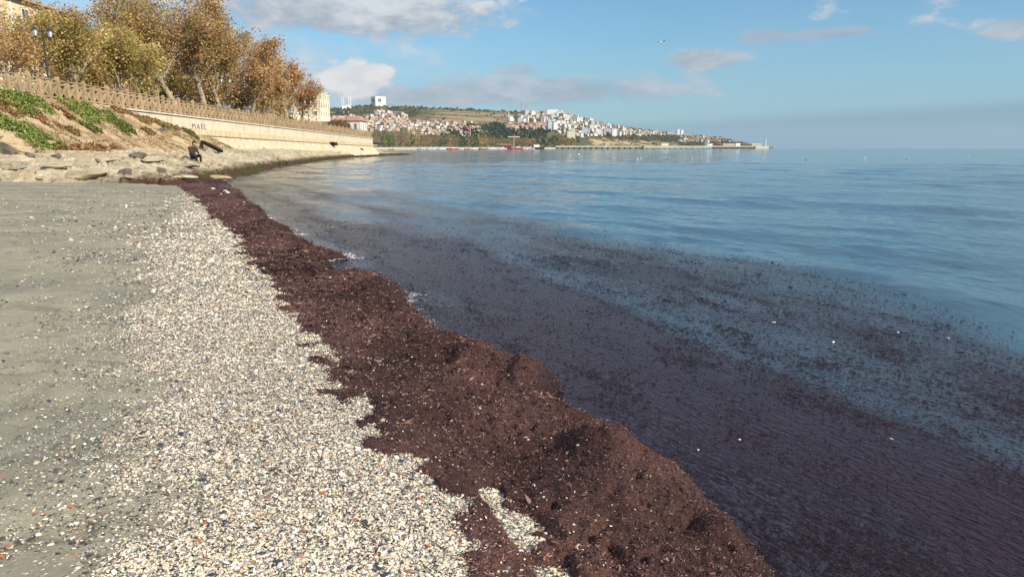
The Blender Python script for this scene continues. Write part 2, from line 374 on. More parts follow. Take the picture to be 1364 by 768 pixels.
for _u, _v, _r, _a in ((650, 462, .20, .10), (712, 486, .16, .12), (812, 568, .14, .09), (520, 378, .30, .08), (975, 668, .10, .06)):
    _p = at_z(_u - 12, _v + 4, 0.2); h = h + _a * np.exp(-(((X - _p[0]) / _r) ** 2 + ((Yg - _p[1]) / (_r * 1.5)) ** 2)) * (1 + 0.6 * fbm(X * 8, Yg * 8, 69, 3))
Ztop = beach_z(X, Yg) + h + amp * (0.045 * lump + 0.024 * fine + 0.008 * holes - 0.036 * sst(fbm(X * 10, Yg * 10, 64, 3, .6), 0.24, 0.5))
crest = Ztop[:, int(0.86 * nc) - 1][:, None]
crest = np.repeat(crest, nc, 1)
Z = np.where(face > 0, crest * (1 - face ** 0.8) - 0.10 * face ** 0.8, Ztop)
X = X + face * (1 - face) * (0.12 * fbm(Yg * 4, Z * 9, 71, 3) + 0.05 * fbm(Yg * 22, Z * 30, 73, 2))
Yj = Yg + face * 0.03 * fbm(Yg * 15, Z * 25, 75, 2)
BV = np.stack([X, Yj, Z], -1)
tone = np.clip(0.5 + 0.75 * fbm(X * 1.2, Yg * 1.2, 81, 4) + 0.3 * lump, 0, 1)
wetv = sst(rel + 0.05 * lump, 0.93, 1.0)
me = np_mesh('washed_up_seaweed', BV.reshape(-1, 3), grid_faces(nr, nc), True, attrs={'tone': tone, 'wet': wetv})
g = mat('seaweed_mass')
tn = g.attr('tone').outputs['Fac']; na = g.noise(g.pos, 60, 5, 0.7); nb = g.noise(g.pos, 190, 3, 0.6)
cc = g.ramp(g.math('ADD', g.math('MULTIPLY', na, 0.75), g.math('MULTIPLY', g.math('SUBTRACT', tn, 0.4), 0.35)),
            [(0.25, (0.022, 0.010, 0.010)), (0.40, (0.070, 0.033, 0.029)), (0.55, (0.130, 0.063, 0.052)), (0.72, (0.215, 0.120, 0.093))])
wt = g.attr('wet').outputs['Fac']
M_weed = pset(g, g.mix(g.math('MULTIPLY', wt, 0.6), cc, (0.022, 0.012, 0.012)), g.lin(wt, 0, 1, 0.85, 0.38), g.bump(g.math('ADD', na, g.math('MULTIPLY', nb, 0.4)), 1.0, 0.022), 0.2)
mk('washed_up_seaweed', me, M_weed, label='bank of dark red-brown seaweed washed up along the waterline', cat='seaweed', kind='stuff')

def flakes(P, size, cols, tilt=0.7, nseg=5, dome=0.25, aspect=(0.45, 0.95), rng=RNG, up=None):
    """N small irregular caps (nseg-gon fans); returns V,F,C"""
    N = len(P); th = (np.arange(nseg) / nseg * 2 * np.pi)[None] + rng.uniform(-.3, .3, (N, nseg))
    r = rng.uniform(0.75, 1.2, (N, nseg)) * size[:, None]; asp = rng.uniform(*aspect, N)[:, None]
    L = np.zeros((N, nseg + 1, 3)); L[:, :nseg, 0] = r * np.cos(th); L[:, :nseg, 1] = r * np.sin(th) * asp
    L[:, :nseg, 2] = rng.uniform(-.12, .12, (N, nseg)) * size[:, None]
    L[:, nseg, 2] = size * dome * rng.choice([1, 1, -0.6], N)
    a = rng.uniform(0, 2 * np.pi, N); t = rng.normal(0, 1, N) * tilt * 0.5; b = rng.uniform(0, 2 * np.pi, N)
    ca, sa = np.cos(a), np.sin(a); x = L[..., 0] * ca[:, None] - L[..., 1] * sa[:, None]; y = L[..., 0] * sa[:, None] + L[..., 1] * ca[:, None]; z = L[..., 2]
    kx, ky = np.cos(b)[:, None], np.sin(b)[:, None]; ct, st = np.cos(t)[:, None], np.sin(t)[:, None]
    dk = x * kx + y * ky; px = -ky * x + kx * y                      # rotate about horizontal axis k
    px2 = px * ct - z * st; z2 = px * st + z * ct
    x2 = dk * kx - px2 * ky; y2 = dk * ky + px2 * kx
    V = np.stack([x2, y2, z2], -1) + P[:, None]
    base = (np.arange(N) * (nseg + 1))[:, None]; k = np.arange(nseg)[None]
    F = np.stack([base + k, base + (k + 1) % nseg, np.broadcast_to(base + nseg, (N, nseg))], -1).reshape(-1, 3)
    return V.reshape(-1, 3), F, np.repeat(cols, nseg + 1, 0)
def pick(pal, w, N, rng=RNG, jit=0.18):
    pal = np.array(pal); w = np.array(w, float); i = rng.choice(len(pal), N, p=w / w.sum())
    return pal[i] * rng.uniform(1 - jit, 1 + jit, (N, 1)) * rng.uniform(0.95, 1.05, (N, 3))

# loose tufts lying all over the bank
N = 150000
rr = (RNG.power(0.62, N) * (nr - 62) + 58).astype(int); ck = np.clip(RNG.uniform(0.10, 0.985, N) * nc, 0, nc - 2).astype(int)
P = BV[rr, ck] + RNG.normal(0, 1, (N, 3)) * np.array([0.012, 0.012, 0.002]) * np.maximum(1, ys[rr] / 4)[:, None]
keep = (BV[rr, ck][:, 2] > beach_z(P[:, 0], P[:, 1]) - 0.004) | (ck > 0.86 * nc); keep &= P[:, 2] > -0.03
P = P[keep]; yy = P[:, 1]; N = len(P); P[:, 2] += 0.002
sz = RNG.lognormal(0, 0.5, N) * 0.0042 * np.clip(yy / 3.6, 0.9, 2.8)
tn = np.clip(0.5 + 0.75 * fbm(P[:, 0] * 1.2, P[:, 1] * 1.2, 81, 4), 0, 1)
cl = pick([(0.026, 0.012, 0.012), (0.085, 0.040, 0.034), (0.145, 0.071, 0.058), (0.225, 0.128, 0.100), (0.28, 0.19, 0.13), (0.10, 0.09, 0.02)], [20, 34, 28, 14, 2.5, .7], N) * (0.52 + 0.85 * tn)[:, None]
st_ = RNG.random(N) < 0.4; sz[st_] *= 1.9
V, F, Cc = flakes(P[~st_], sz[~st_], cl[~st_], 1.5, 4, 0.6, (0.25, 0.7)); V2, F2, C2 = flakes(P[st_], sz[st_], cl[st_], 1.1, 4, 0.35, (0.10, 0.28))
F = np.concatenate([F, F2 + len(V)]); V = np.concatenate([V, V2]); Cc = np.concatenate([Cc, C2])
M_tuft = colmat('seaweed_tuft', 0.75, 0.25)
mk('seaweed_tufts', np_mesh('seaweed_tufts', V, F, False, Cc), M_tuft, label='loose reddish tufts and scraps scattered over the seaweed bank', cat='seaweed', kind='stuff')

# ------------------------------------------------------------------ shells
PAL = [(0.66, 0.575, 0.425), (0.75, 0.69, 0.57), (0.52, 0.43, 0.29), (0.048, 0.048, 0.052), (0.15, 0.15, 0.155), (0.30, 0.28, 0.26), (0.22, 0.13, 0.08), (0.62, 0.45, 0.24), (0.50, 0.16, 0.07)]
PW = [32, 22, 13, 10, 8, 7, 4, 4.5, 0.3]
def scatter(N, ylo, yhi, pw, smin, shell_over=True):
    y = ylo * (yhi / ylo) ** (RNG.random(N) ** pw)
    lo = np.maximum(Xsand(y) - 2.2 * np.clip(y / 4, 1, 3), -0.74 * y - 0.3); hi = Xin(y) + 0.6
    x = lo + (hi - lo) * RNG.random(N)
    k = RNG.random(N) < shell_cov(x, y)
    return x[k], y[k]
xs, yy = scatter(345000, 1.9, 26, 1.5, 0); N = len(xs)
# thin out what lies under the thick weed
ri = np.clip(np.searchsorted(ys, yy), 0, nr - 1)
under = xs > Xin(yy) + 0.25 + 0.3 * RNG.random(N)
k = ~under | (RNG.random(N) < 0.15); xs, yy = xs[k], yy[k]; N = len(xs)
zb = beach_z(xs, yy)
sz = RNG.lognormal(0, 0.46, N) * 0.0050 * np.clip(yy / 4.5, 1.0, 3.0)
sz = np.minimum(sz, 0.019 * np.clip(yy / 6, 1, 3))
P = np.stack([xs, yy, zb + 0.001 + sz * 0.15 + RNG.random(N) * 0.006 * shell_cov(xs, yy)], -1)
cl = pick(PAL, PW, N)
onsand = shell_cov(xs, yy) < 0.3
drk = onsand & (RNG.random(N) < 0.35); cl[drk] = np.array([0.06, 0.055, 0.05]) * RNG.uniform(0.6, 1.5, (drk.sum(), 1))
V, F, Cc = flakes(P, sz, cl, 0.75, 5, 0.32, (0.5, 0.95))
M_shell = colmat('shell_chips', 0.55, 0.35)
mk('broken_shells', np_mesh('broken_shells', V, F, False, Cc), M_shell, label='drift of small broken cream and grey shells on the beach', cat='shells', kind='stuff')
# shells caught on top of the weed
N = 5200
rr = (RNG.power(0.8, N) * (nr - 62) + 58).astype(int); ck = np.clip(RNG.beta(1.1, 2.6, N) * 0.84 * nc + 6, 0, nc - 2).astype(int)
P = BV[rr, ck] + np.array([0, 0, 0.004]); sz = RNG.lognormal(0, 0.45, N) * 0.0042 * np.clip(P[:, 1] / 5, 1, 3)
V, F, Cc = flakes(P, sz, pick(PAL, PW, N), 0.9, 6, 0.3)
mk('shell_fragments', np_mesh('shell_fragments', V, F, False, Cc), M_shell, label='pale shell fragments sprinkled over the dark seaweed', cat='shells', kind='stuff')

# the bigger pieces, one object each
def shell_mesh(name, seed, aspect, ribs, dome):
    rg = np.random.default_rng(seed); n = 14; V = [(0, 0, dome)]; 
    for k, rr_ in enumerate((0.45, 0.8, 1.0)):
        for j in range(n):
            t = 2 * np.pi * j / n; r = rr_ * (1 + (0.06 * ribs * (-1) ** j if k == 2 else 0)) * (0.72 + 0.28 * math.sin(t) if t < np.pi else 0.72 + 0.05 * math.sin(t)) / 0.85
            V.append((r * math.cos(t) * aspect, r * math.sin(t) - 0.1, dome * (1 - rr_ ** 2) + rg.uniform(-.02, .02)))
    F = [(0, 1 + j, 1 + (j + 1) % n) for j in range(n)]
    F3 = [(1 + k * n + j, 1 + (k + 1) * n + j, 1 + (k + 1) * n + (j + 1) % n, 1 + k * n + (j + 1) % n) for k in range(2) for j in range(n)]
    m = bpy.data.meshes.new(name); m.from_pydata(V, [], F + F3); m.polygons.foreach_set('use_smooth', [True] * len(m.polygons)); m.update(); return m
def chip_mesh(name, seed, n=6, thick=0.35):
    rg = np.random.default_rng(seed); mb = MB(); pts = []
    for j in range(n):
        t = 2 * np.pi * j / n + rg.uniform(-.3, .3); r = rg.uniform(0.7, 1.15); pts.append((r * math.cos(t), r * math.sin(t) * 0.65))
    V = [(x, y, 0) for x, y in pts] + [(x * 0.97, y * 0.97, thick * 0.7) for x, y in pts] + [(x * 0.8, y * 0.8, thick) for x, y in pts]
    F = [tuple(range(n))[::-1], tuple(range(2 * n, 3 * n))] + [(a * n + j, a * n + (j + 1) % n, (a + 1) * n + (j + 1) % n, (a + 1) * n + j) for a in range(2) for j in range(n)]
    mb.add(V, F); return mb.mesh(name)
M_cream = simple('cream_shell', (0.62, 0.54, 0.41), 0.5, 0.4, 0.25, 120, 0.3, 300)
M_white = simple('white_shell', (0.70, 0.67, 0.60), 0.45, 0.4, 0.15, 120, 0.3, 300)
M_mussel = simple('mussel_shell', (0.035, 0.04, 0.055), 0.35, 0.5, 0.4, 90, 0.3, 300)
M_brick = simple('terracotta_chip', (0.50, 0.155, 0.06), 0.85, 0.2, 0.25, 150, 0.5, 500)
M_glass = simple('green_sea_glass', (0.03, 0.20, 0.07), 0.45, 0.5, 0.2, 150)
KINDS = [
 ('cockle_shell', [shell_mesh('cockle_shell_a', 1, 1.0, 1, 0.34), shell_mesh('cockle_shell_b', 2, 0.85, 0.6, 0.28)], M_cream, 'large cream cockle shell lying on the near shell drift', 'shell', 'large cream shells on the beach', 110, 0.013),
 ('clam_shell', [shell_mesh('clam_shell_a', 3, 1.15, 0, 0.26), shell_mesh('clam_shell_b', 4, 0.95, 0, 0.3)], M_white, 'large smooth white clam shell lying on the near shell drift', 'shell', 'large white shells on the beach', 90, 0.012),
 ('mussel_shell', [shell_mesh('mussel_shell_a', 5, 0.55, 0, 0.3), shell_mesh('mussel_shell_b', 6, 0.6, 0, 0.22)], M_mussel, 'dark blue-grey mussel shell lying on the near shell drift', 'shell', 'dark mussel shells on the beach', 70, 0.017),
 ('terracotta_fragment', [chip_mesh('terracotta_a', 7), chip_mesh('terracotta_b', 8, 5), chip_mesh('terracotta_c', 9, 7)], M_brick, 'worn orange terracotta fragment among the broken shells', 'tile fragment', 'orange terracotta fragments on the beach', 0, 0.013),
 ('glass_fragment', [chip_mesh('sea_glass_a', 10), chip_mesh('sea_glass_b', 11, 5)], M_glass, 'small piece of green sea glass among the broken shells', 'sea glass', 'green glass pieces on the beach', 0, 0.008)]
rg = random.Random(5)
SPOT = {'terracotta_fragment': [(276, 748), (12, 745), (135, 693), (246, 570), (570, 722), (543, 757), (430, 657), (264, 726), (273, 703), (560, 660), (506, 604), (532, 625), (637, 746), (432, 640), (97, 688), (3, 757), (5, 645), (300, 558), (336, 575), (82, 615), (420, 595), (470, 690), (405, 708), (500, 735), (100, 752), (62, 700), (350, 690), (370, 560), (390, 640), (610, 700)],
        'glass_fragment': [(540, 635), (614, 729), (100, 750), (128, 583), (340, 695), (352, 640), (475, 660), (420, 700), (529, 761), (651, 716)]}
for nm, mss, m, lab, ct, grp, cnt, s0 in KINDS:
    for ms in mss: ms.materials.append(m)
    pts = []
    if nm in SPOT: pts = [tuple(at_z(u, v, 0.17)[:2]) for u, v in SPOT[nm]]
    while len(pts) < cnt:
        y = 2.15 + 2.6 * rg.random() ** 1.4; x = rg.uniform(max(float(Xsand(y)) - 0.9, -0.74 * y), float(Xin(y)))
        if rg.random() < float(shell_cov(x, y)) + 0.05: pts.append((x, y))
    for x, y in pts:
        s = s0 * rg.uniform(0.75, 1.35)
        o = mk(nm, rg.choice(mss), None, None, lab, ct, grp, None, (x, y, float(beach_z(x, y)) + 0.009 * float(shell_cov(x, y)) + 0.001))
        o.scale = (s, s, s); o.rotation_euler = (rg.gauss(0, 0.22), rg.gauss(0, 0.22), rg.uniform(0, 6.28))

# ------------------------------------------------------------------ sea
def qcoord(x, y): return (x - C_edge(y)) / np.maximum(C_out(y) - C_edge(y), 0.5)
def algae(x, y):
    q = qcoord(x, y); al = y * 0.9 - x * 0.4
    w = 0.10 * fbm(al * 0.28, q * 2.2, 91, 3)
    q2 = q + w
    prof = np.interp(q2, [-0.2, 0.0, 0.05, 0.12, 0.30, 0.42, 0.50, 0.58, 0.72, 0.86, 1.0, 1.12, 1.3], [0.95, 0.84, 0.82, 0.92, 0.98, 0.92, 0.55, 0.70, 0.84, 0.70, 0.50, 0.16, 0.0])
    far = sst(y, 9, 20)
    prof2 = np.interp(q2, [-0.2, 0, 0.08, 0.2, 0.36, 0.5, 0.62, 0.78, 0.95, 1.1], [0.45, 0.34, 0.42, 0.66, 0.40, 0.72, 0.42, 0.62, 0.30, 0.0])
    d = prof * (1 - far) + prof2 * far
    d = d + 0.22 * fbm(al * 0.5, q * 6, 95, 3)
    d = d * (1 - sst(y, 33, 46))
    return np.clip(d, 0, 1)
WAVES = []
rg2 = np.random.default_rng(11)
for lam in (0.22, 0.27, 0.33, 0.41, 0.52, 0.66, 0.85, 1.05, 1.35, 1.7, 2.2, 2.9, 3.8, 5.2, 7.5):
    for rep in range(2):
        a = math.atan2(-0.41, -0.91) + rg2.normal(0.25, 0.36)
        WAVES.append((2 * math.pi / (lam * rg2.uniform(.9, 1.1)), a, rg2.uniform(0, 6.28), 0.0031 * lam ** 0.95))
def wave(x, y, al):
    z = np.zeros_like(x); r = np.hypot(x, y); env = 0.45 + 1.1 * np.clip(0.5 + 0.9 * fbm(x * 0.16, y * 0.16, 101, 3), 0, 1.4)
    for k, a, ph, A in WAVES:
        lam = 2 * math.pi / k
        damp = 1 - al * (0.92 if lam < 0.8 else 0.75)
        res = np.clip(lam / (r * 0.010 + 1e-3) - 1.2, 0, 1)          # drop waves the mesh cannot carry
        p = k * (x * math.cos(a) + y * math.sin(a)) + ph + 0.6 * fbm(x * 0.3 / lam, y * 0.3 / lam, 111, 2)
        z += A * damp * res * (np.sin(p) + 0.22 * np.cos(2 * p)) * env
    # one low swell running in along the edge of the weed
    q = (x - C_out(y)) * 0.9
    swl = sst(y, 3, 9) * (1 - sst(y, 20, 32))
    z += swl * 0.030 * np.exp(-((q - 0.9) / 0.42) ** 2) - swl * 0.018 * np.exp(-((q - 0.1) / 0.4) ** 2)
    return z
azs = np.radians(np.concatenate([np.linspace(-88, -42, 24)[:-1], np.linspace(-42, 44, 400), np.linspace(44, 120, 40)[1:]]))
rs = np.concatenate([np.geomspace(1.2, 90, 400)[:-1], np.geomspace(90, 6000, 60)])
R, A_ = np.meshgrid(rs, azs, indexing='ij'); X = R * np.sin(A_); Y = R * np.cos(A_)
AL = algae(X, Y); Z = wave(X, Y, AL)
nearsh = sst(qcoord(X, Y), 0.0, 0.15); Z = Z * np.where(Y < 33, 0.35 + 0.65 * nearsh, 1)
me = np_mesh('sea', np.stack([X, Y, Z], -1).reshape(-1, 3), grid_faces(len(rs), len(azs)), True, attrs={'alg': AL})
me.flip_normals()
g = mat('sea_water')
al = g.attr('alg').outputs['Fac']
sepp = g.node('ShaderNodeSeparateXYZ'); g.l.new(g.pos, sepp.inputs[0])
flat = g.scalev(g.pos, 1, 1, 0)
rot = g.node('ShaderNodeMapping'); g.l.new(flat, rot.inputs[0]); rot.inputs['Rotation'].default_value = (0, 0, math.radians(-25)); rot.inputs['Scale'].default_value = (1, 1, 1)
rv = rot.outputs[0]
# floating weed flecks: two scales, drawn out along the shore
f1 = g.noise(g.scalev(rv, 40, 20, 1), 1.0, 3, 0.6, 0.0); f2 = g.noise(g.scalev(rv, 15, 6, 1), 1.0, 3, 0.6)
fl = g.math('ADD', g.math('MULTIPLY', f1, 0.62), g.math('MULTIPLY', f2, 0.38))
thr = g.lin(al, 0.0, 1.0, 0.74, 0.41)
spec_m = g.math('MULTIPLY', g.smooth(fl, thr, g.math('ADD', thr, 0.05)), g.smooth(al, 0.78, 0.93, 1.0, 0.25))
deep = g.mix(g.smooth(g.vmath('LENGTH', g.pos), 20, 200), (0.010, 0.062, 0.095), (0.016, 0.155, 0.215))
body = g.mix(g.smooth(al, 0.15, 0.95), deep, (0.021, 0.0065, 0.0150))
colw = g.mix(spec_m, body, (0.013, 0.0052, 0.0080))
dist = g.node('ShaderNodeCameraData').outputs['View Distance']
rip1 = g.noise(g.scalev(rv, 9, 4.5, 1), 1.0, 4, 0.6, 0.3); rip2 = g.noise(g.scalev(rv, 1.6, 0.8, 1), 1.0, 5, 0.6, 0.2); rip3 = g.noise(g.scalev(rv, 0.22, 0.12, 1), 1.0, 5, 0.65)
rip25 = g.noise(g.scalev(rv, 0.75, 0.42, 1), 1.0, 4, 0.6, 0.4)
rip0 = g.noise(g.scalev(rv, 30, 13, 1), 1.0, 3, 0.55, 0.4)
hh = g.math('ADD', g.math('MULTIPLY', rip1, 0.014), g.math('ADD', g.math('MULTIPLY', rip2, 0.060), g.math('ADD', g.math('MULTIPLY', rip3, 0.30), g.math('MULTIPLY', rip25, 0.13))))
hh = g.math('MULTIPLY', hh, g.lin(al, 0.1, 0.7, 1.0, 0.45))
hh = g.math('ADD', hh, g.math('MULTIPLY', g.math('MULTIPLY', rip0, al), 0.046))
hh = g.math('ADD', hh, g.math('MULTIPLY', spec_m, 0.003))
nm = g.node('ShaderNodeBump'); g.put(nm.inputs['Height'], hh); nm.inputs['Strength'].default_value = 0.70; nm.inputs['Distance'].default_value = 1.0
offs = g.smooth(g.vmath('LENGTH', g.pos), 25, 260)
rough = g.mix(spec_m, g.math('ADD', g.lin(al, 0, 1, 0.05, 0.14), g.math('MULTIPLY', offs, 0.10)), (0.30, 0.30, 0.30))
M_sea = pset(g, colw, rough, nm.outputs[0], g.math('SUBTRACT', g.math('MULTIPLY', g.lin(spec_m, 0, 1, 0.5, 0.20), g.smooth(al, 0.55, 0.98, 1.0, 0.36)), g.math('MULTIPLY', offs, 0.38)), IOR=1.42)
mk('sea', me, M_sea, kind='structure')

# weed clumps afloat
N = 330000
y = 2.2 * (34 / 2.2) ** RNG.random(N); q = RNG.uniform(-0.02, 1.08, N); x = C_edge(y) + q * (C_out(y) - C_edge(y))
k = x < 0.80 * y + 0.6; x, y = x[k], y[k]
ad = algae(x, y); ang = math.radians(-25); xr = x * math.cos(ang) - y * math.sin(ang); yr = x * math.sin(ang) + y * math.cos(ang)
cl = fbm(xr * 5.0, yr * 2.0, 121, 3)
k = RNG.random(len(x)) < np.clip((ad - 0.2) * 1.3, 0, 1) * (1 - 0.7 * sst(ad, 0.78, 0.95)) * (0.15 + 0.85 * sst(cl, -0.1, 0.5)); x, y, ad = x[k], y[k], ad[k]
z = wave(x, y, ad) * (0.35 + 0.65 * sst(qcoord(x, y), 0, 0.15)) + 0.001
sz = RNG.lognormal(0, 0.45, len(x)) * 0.0060 * np.clip(y / 3.0, 0.8, 1.8)
P = np.stack([x, y, z], -1)
V, F, Cc = flakes(P, sz, pick([(0.012, 0.0052, 0.0072), (0.019, 0.008, 0.010), (0.045, 0.020, 0.019)], [6, 5, 0.7], len(x)), 0.05, 4, 0.05, (0.4, 0.9))
mk('floating_seaweed', np_mesh('floating_seaweed', V, F, False, Cc), colmat('wet_weed', 0.5, 0.14), label='dark red seaweed scraps floating on the shallow water', cat='seaweed', kind='stuff')

# a little foam where the wavelets reach the weed
n = 2600; y = RNG.choice([17.5, 14.8, 11.5, 8.2], n) + RNG.normal(0, 0.55, n); x = Xe(y) + 0.10 + np.abs(RNG.normal(0, 0.09, n)) * np.clip(y / 12, .5, 1.4)
P = np.stack([x, y, np.full(n, 0.004)], -1); V, F, Cc = flakes(P, RNG.lognormal(0, .4, n) * 0.006 * np.clip(y / 8, .7, 2), pick([(0.62, 0.62, 0.62), (0.5, 0.5, 0.52)], [1, 1], n), 0.1, 5, 0.3)
mk('sea_foam', np_mesh('sea_foam', V, F, False, Cc), colmat('foam', 0.6, 0.3), label='thin scraps of pale foam along the edge of the seaweed bank', cat='foam', kind='stuff')
# ------------------------------------------------------------------ rock shelf
KS = 1.2
XF = -27.0 * KS                                                      # fence line
def Pz(y): return 5.19 - 0.0098 * (np.asarray(y, float) - 37 * KS)   # promenade level
WALL_Y0, WALL_Y1 = 47.0 * KS, 138.5 * KS
def toeX(y): return KS * np.interp(np.asarray(y) / KS, [10, 26, 42, 50, 58, 64, 76], [-21.5, -20.8, -21.0, -21.3, -22.3, -23.6, -26.8])
def shelf_z(x, y):
    x = np.asarray(x, float); y = np.asarray(y, float)
    front = (y - 29.6) + 0.9 * fbm(x * 0.35, 1.7, 131, 3) + 0.02 * (x + 16) ** 2 * (x < -16) * 0
    shore = np.where(y > 31, C_rock(y) - x, C_rock(31.0) - x) + 0.8 * fbm(y * 0.4, x * 0.4, 133, 3)
    d = np.minimum(front, shore)
    z = -0.45 + 1.40 * (1 - np.exp(-np.clip(d + 0.5, 0, 99) / 1.6)) + 0.05 * np.clip(-15 - x, 0, 12)
    r = fbm(x * 0.55, y * 0.55, 135, 4); r2 = fbm(x * 1.9, y * 1.9, 137, 4); r3 = fbm(x * 6, y * 6, 139, 3)
    r4 = np.abs(fbm(x * 0.9 + 5, y * 0.9, 136, 3)); z = z + 0.28 * r + 0.20 * r2 + 0.06 * r3 - 0.42 * sst(0.10 - r4, 0, 0.09)
    st = 0.16; q = z / st; f = q - np.floor(q); zt = (np.floor(q) + sst(f, 0.55, 1.0)) * st     # ledges
    z = 0.45 * z + 0.55 * zt
    z = np.where(d < -0.4, np.minimum(z, -0.4 - 0.2 * (-d)), z)
    return z
yv = np.concatenate([np.arange(27, 60, 0.12), np.geomspace(60, 240, 180)]); nc = 170
xl = np.interp(yv, [27, 54, 76, 240], [-29, -28.5, XF + .5, XF + .5])[:, None]
xr = (np.where(yv > 33, C_rock(yv), C_rock(33.0)) + 1.6)[:, None]
tt = np.linspace(0, 1, nc)[None]; X = xl + (xr - xl) * tt; Y = np.repeat(yv[:, None], nc, 1); Z = shelf_z(X, Y)
Z = np.where(Y > 170, np.minimum(Z, 0.75 - 1.1 * sst(Y, 170, 215)), Z)
me = np_mesh('rock_shelf', np.stack([X, Y, Z], -1).reshape(-1, 3), grid_faces(len(yv), nc), False, attrs={'tidal': 1 - sst(np.where(Y > 31, C_rock(Y), C_rock(31.0)) - X, 2.0, 5.0)})
g = mat('shelf_rock')
sp = g.node('ShaderNodeSeparateXYZ'); g.l.new(g.pos, sp.inputs[0])
n1 = g.noise(g.pos, 0.9, 6, 0.62); n2 = g.noise(g.pos, 5, 5, 0.65); n3 = g.noise(g.scalev(g.pos, 1, 1, 5), 2.2, 5, 0.6)
c = g.mix(g.smooth(n1, 0.35, 0.65), (0.37, 0.30, 0.19), (0.54, 0.465, 0.33))
c = g.mix(g.math('MULTIPLY', g.smooth(n2, 0.58, 0.72), 0.75), c, (0.17, 0.145, 0.09))
c = g.mix(g.math('MULTIPLY', g.smooth(n3, 0.58, 0.70), 0.7), c, (0.13, 0.12, 0.08))
c = g.mix(g.math('MULTIPLY', g.smooth(g.noise(g.pos, 0.33, 3, 0.6), 0.50, 0.66), 0.55), c, (0.20, 0.185, 0.125))
wet = g.math('ADD', sp.outputs[2], g.math('MULTIPLY', g.math('SUBTRACT', n2, 0.5), 0.9))
c = g.mix(g.math('MULTIPLY', g.smooth(wet, 0.78, 0.35), g.attr('tidal').outputs['Fac']), c, g.mix(g.smooth(n1, 0.42, 0.58), (0.055, 0.050, 0.016), (0.070, 0.032, 0.020)))
M_rock = pset(g, c, 0.9, g.bump(g.math('ADD', n2, g.math('MULTIPLY', g.noise(g.pos, 24, 4, 0.6), 0.4)), 0.9, 0.12), 0.2)
mk('rock_shelf', me, M_rock, kind='structure')

# ------------------------------------------------------------------ earth bank below the promenade
def bank_z(x, y):
    x = np.asarray(x, float); y = np.asarray(y, float)
    t = toeX(y) + 0.5 * fbm(y * 0.3, 2.0, 141, 3); w = np.clip((t - x) / (t - (XF + 0.5)), -0.3, 1.15)
    topz = np.where(y < 47 * KS, Pz(y) - 0.05, 1.75 + KS * (np.interp(y / KS, [47, 52, 58, 64, 70, 76], [4.50, 3.9, 3.25, 2.5, 1.6, 0.8]) - 1.75))
    toe = 0.98 + 0.014 * np.clip(50 - y, -8, 24)
    prof = np.where(w < 0, w * 0.5, 0.72 * w + 0.28 * w * w)
    z = toe + (topz - toe) * np.minimum(prof, 1.0)
    amp = np.clip(w * 4, 0, 1) * np.clip((1.05 - w) * 6, 0, 1)
    gul = fbm(y * 0.75 + 1.1 * fbm(x * .6, y * .3, 147, 2), x * 0.22, 143, 4, 0.6)
    return z + amp * (0.42 * gul + 0.16 * fbm(x * 1.7, y * 1.7, 145, 4, .6) + 0.05 * fbm(x * 6, y * 6, 149, 3))
yv = np.arange(6, 92, 0.17); nc = 110; tt = np.linspace(0, 1, nc)[None]
xr = (toeX(yv) + 0.9)[:, None]; X = xr + (XF + 0.1 - xr) * tt; Y = np.repeat(yv[:, None], nc, 1); Z = bank_z(X, Y)
me = np_mesh('embankment', np.stack([X, Y, Z], -1).reshape(-1, 3), grid_faces(len(yv), nc), True)
g = mat('dry_earth')
n1 = g.noise(g.pos, 0.55, 6, 0.62); n2 = g.noise(g.pos, 2.6, 5, 0.65); n3 = g.noise(g.pos, 14, 4, 0.65)
c = g.mix(g.smooth(n1, 0.36, 0.62), (0.31, 0.21, 0.115), (0.52, 0.40, 0.24))
c = g.mix(g.math('MULTIPLY', g.smooth(n2, 0.54, 0.68), 0.65), c, (0.22, 0.14, 0.075))
c = g.mix(g.math('MULTIPLY', g.smooth(n3, 0.55, 0.72), 0.4), c, (0.50, 0.40, 0.26))
M_earth = pset(g, c, 0.95, g.bump(g.math('ADD', n2, g.math('MULTIPLY', n3, 0.5)), 1.0, 0.15), 0.1)
mk('embankment', me, M_earth, kind='structure')

def leaf_cards(P, size, cols, rng, flat=0.0, long=1.0):
    """diamond leaves, one quad each, randomly turned"""
    N = len(P); n = rng.normal(0, 1, (N, 3)); n[:, 2] += flat; n /= np.linalg.norm(n, axis=1)[:, None]
    a = np.cross(n, rng.normal(0, 1, (N, 3))); a /= np.linalg.norm(a, axis=1)[:, None] + 1e-9; b = np.cross(n, a)
    s = size[:, None]; V = np.stack([P + a * s * long, P + b * s * 0.62 + n * s * .12, P - a * s * long, P - b * s * 0.62 + n * s * .12], 1).reshape(-1, 3)
    F = np.arange(N * 4).reshape(-1, 4); return V, F, np.repeat(cols, 4, 0)
M_leafg = colmat('creeper_leaf', 0.6, 0.3, 0.25)
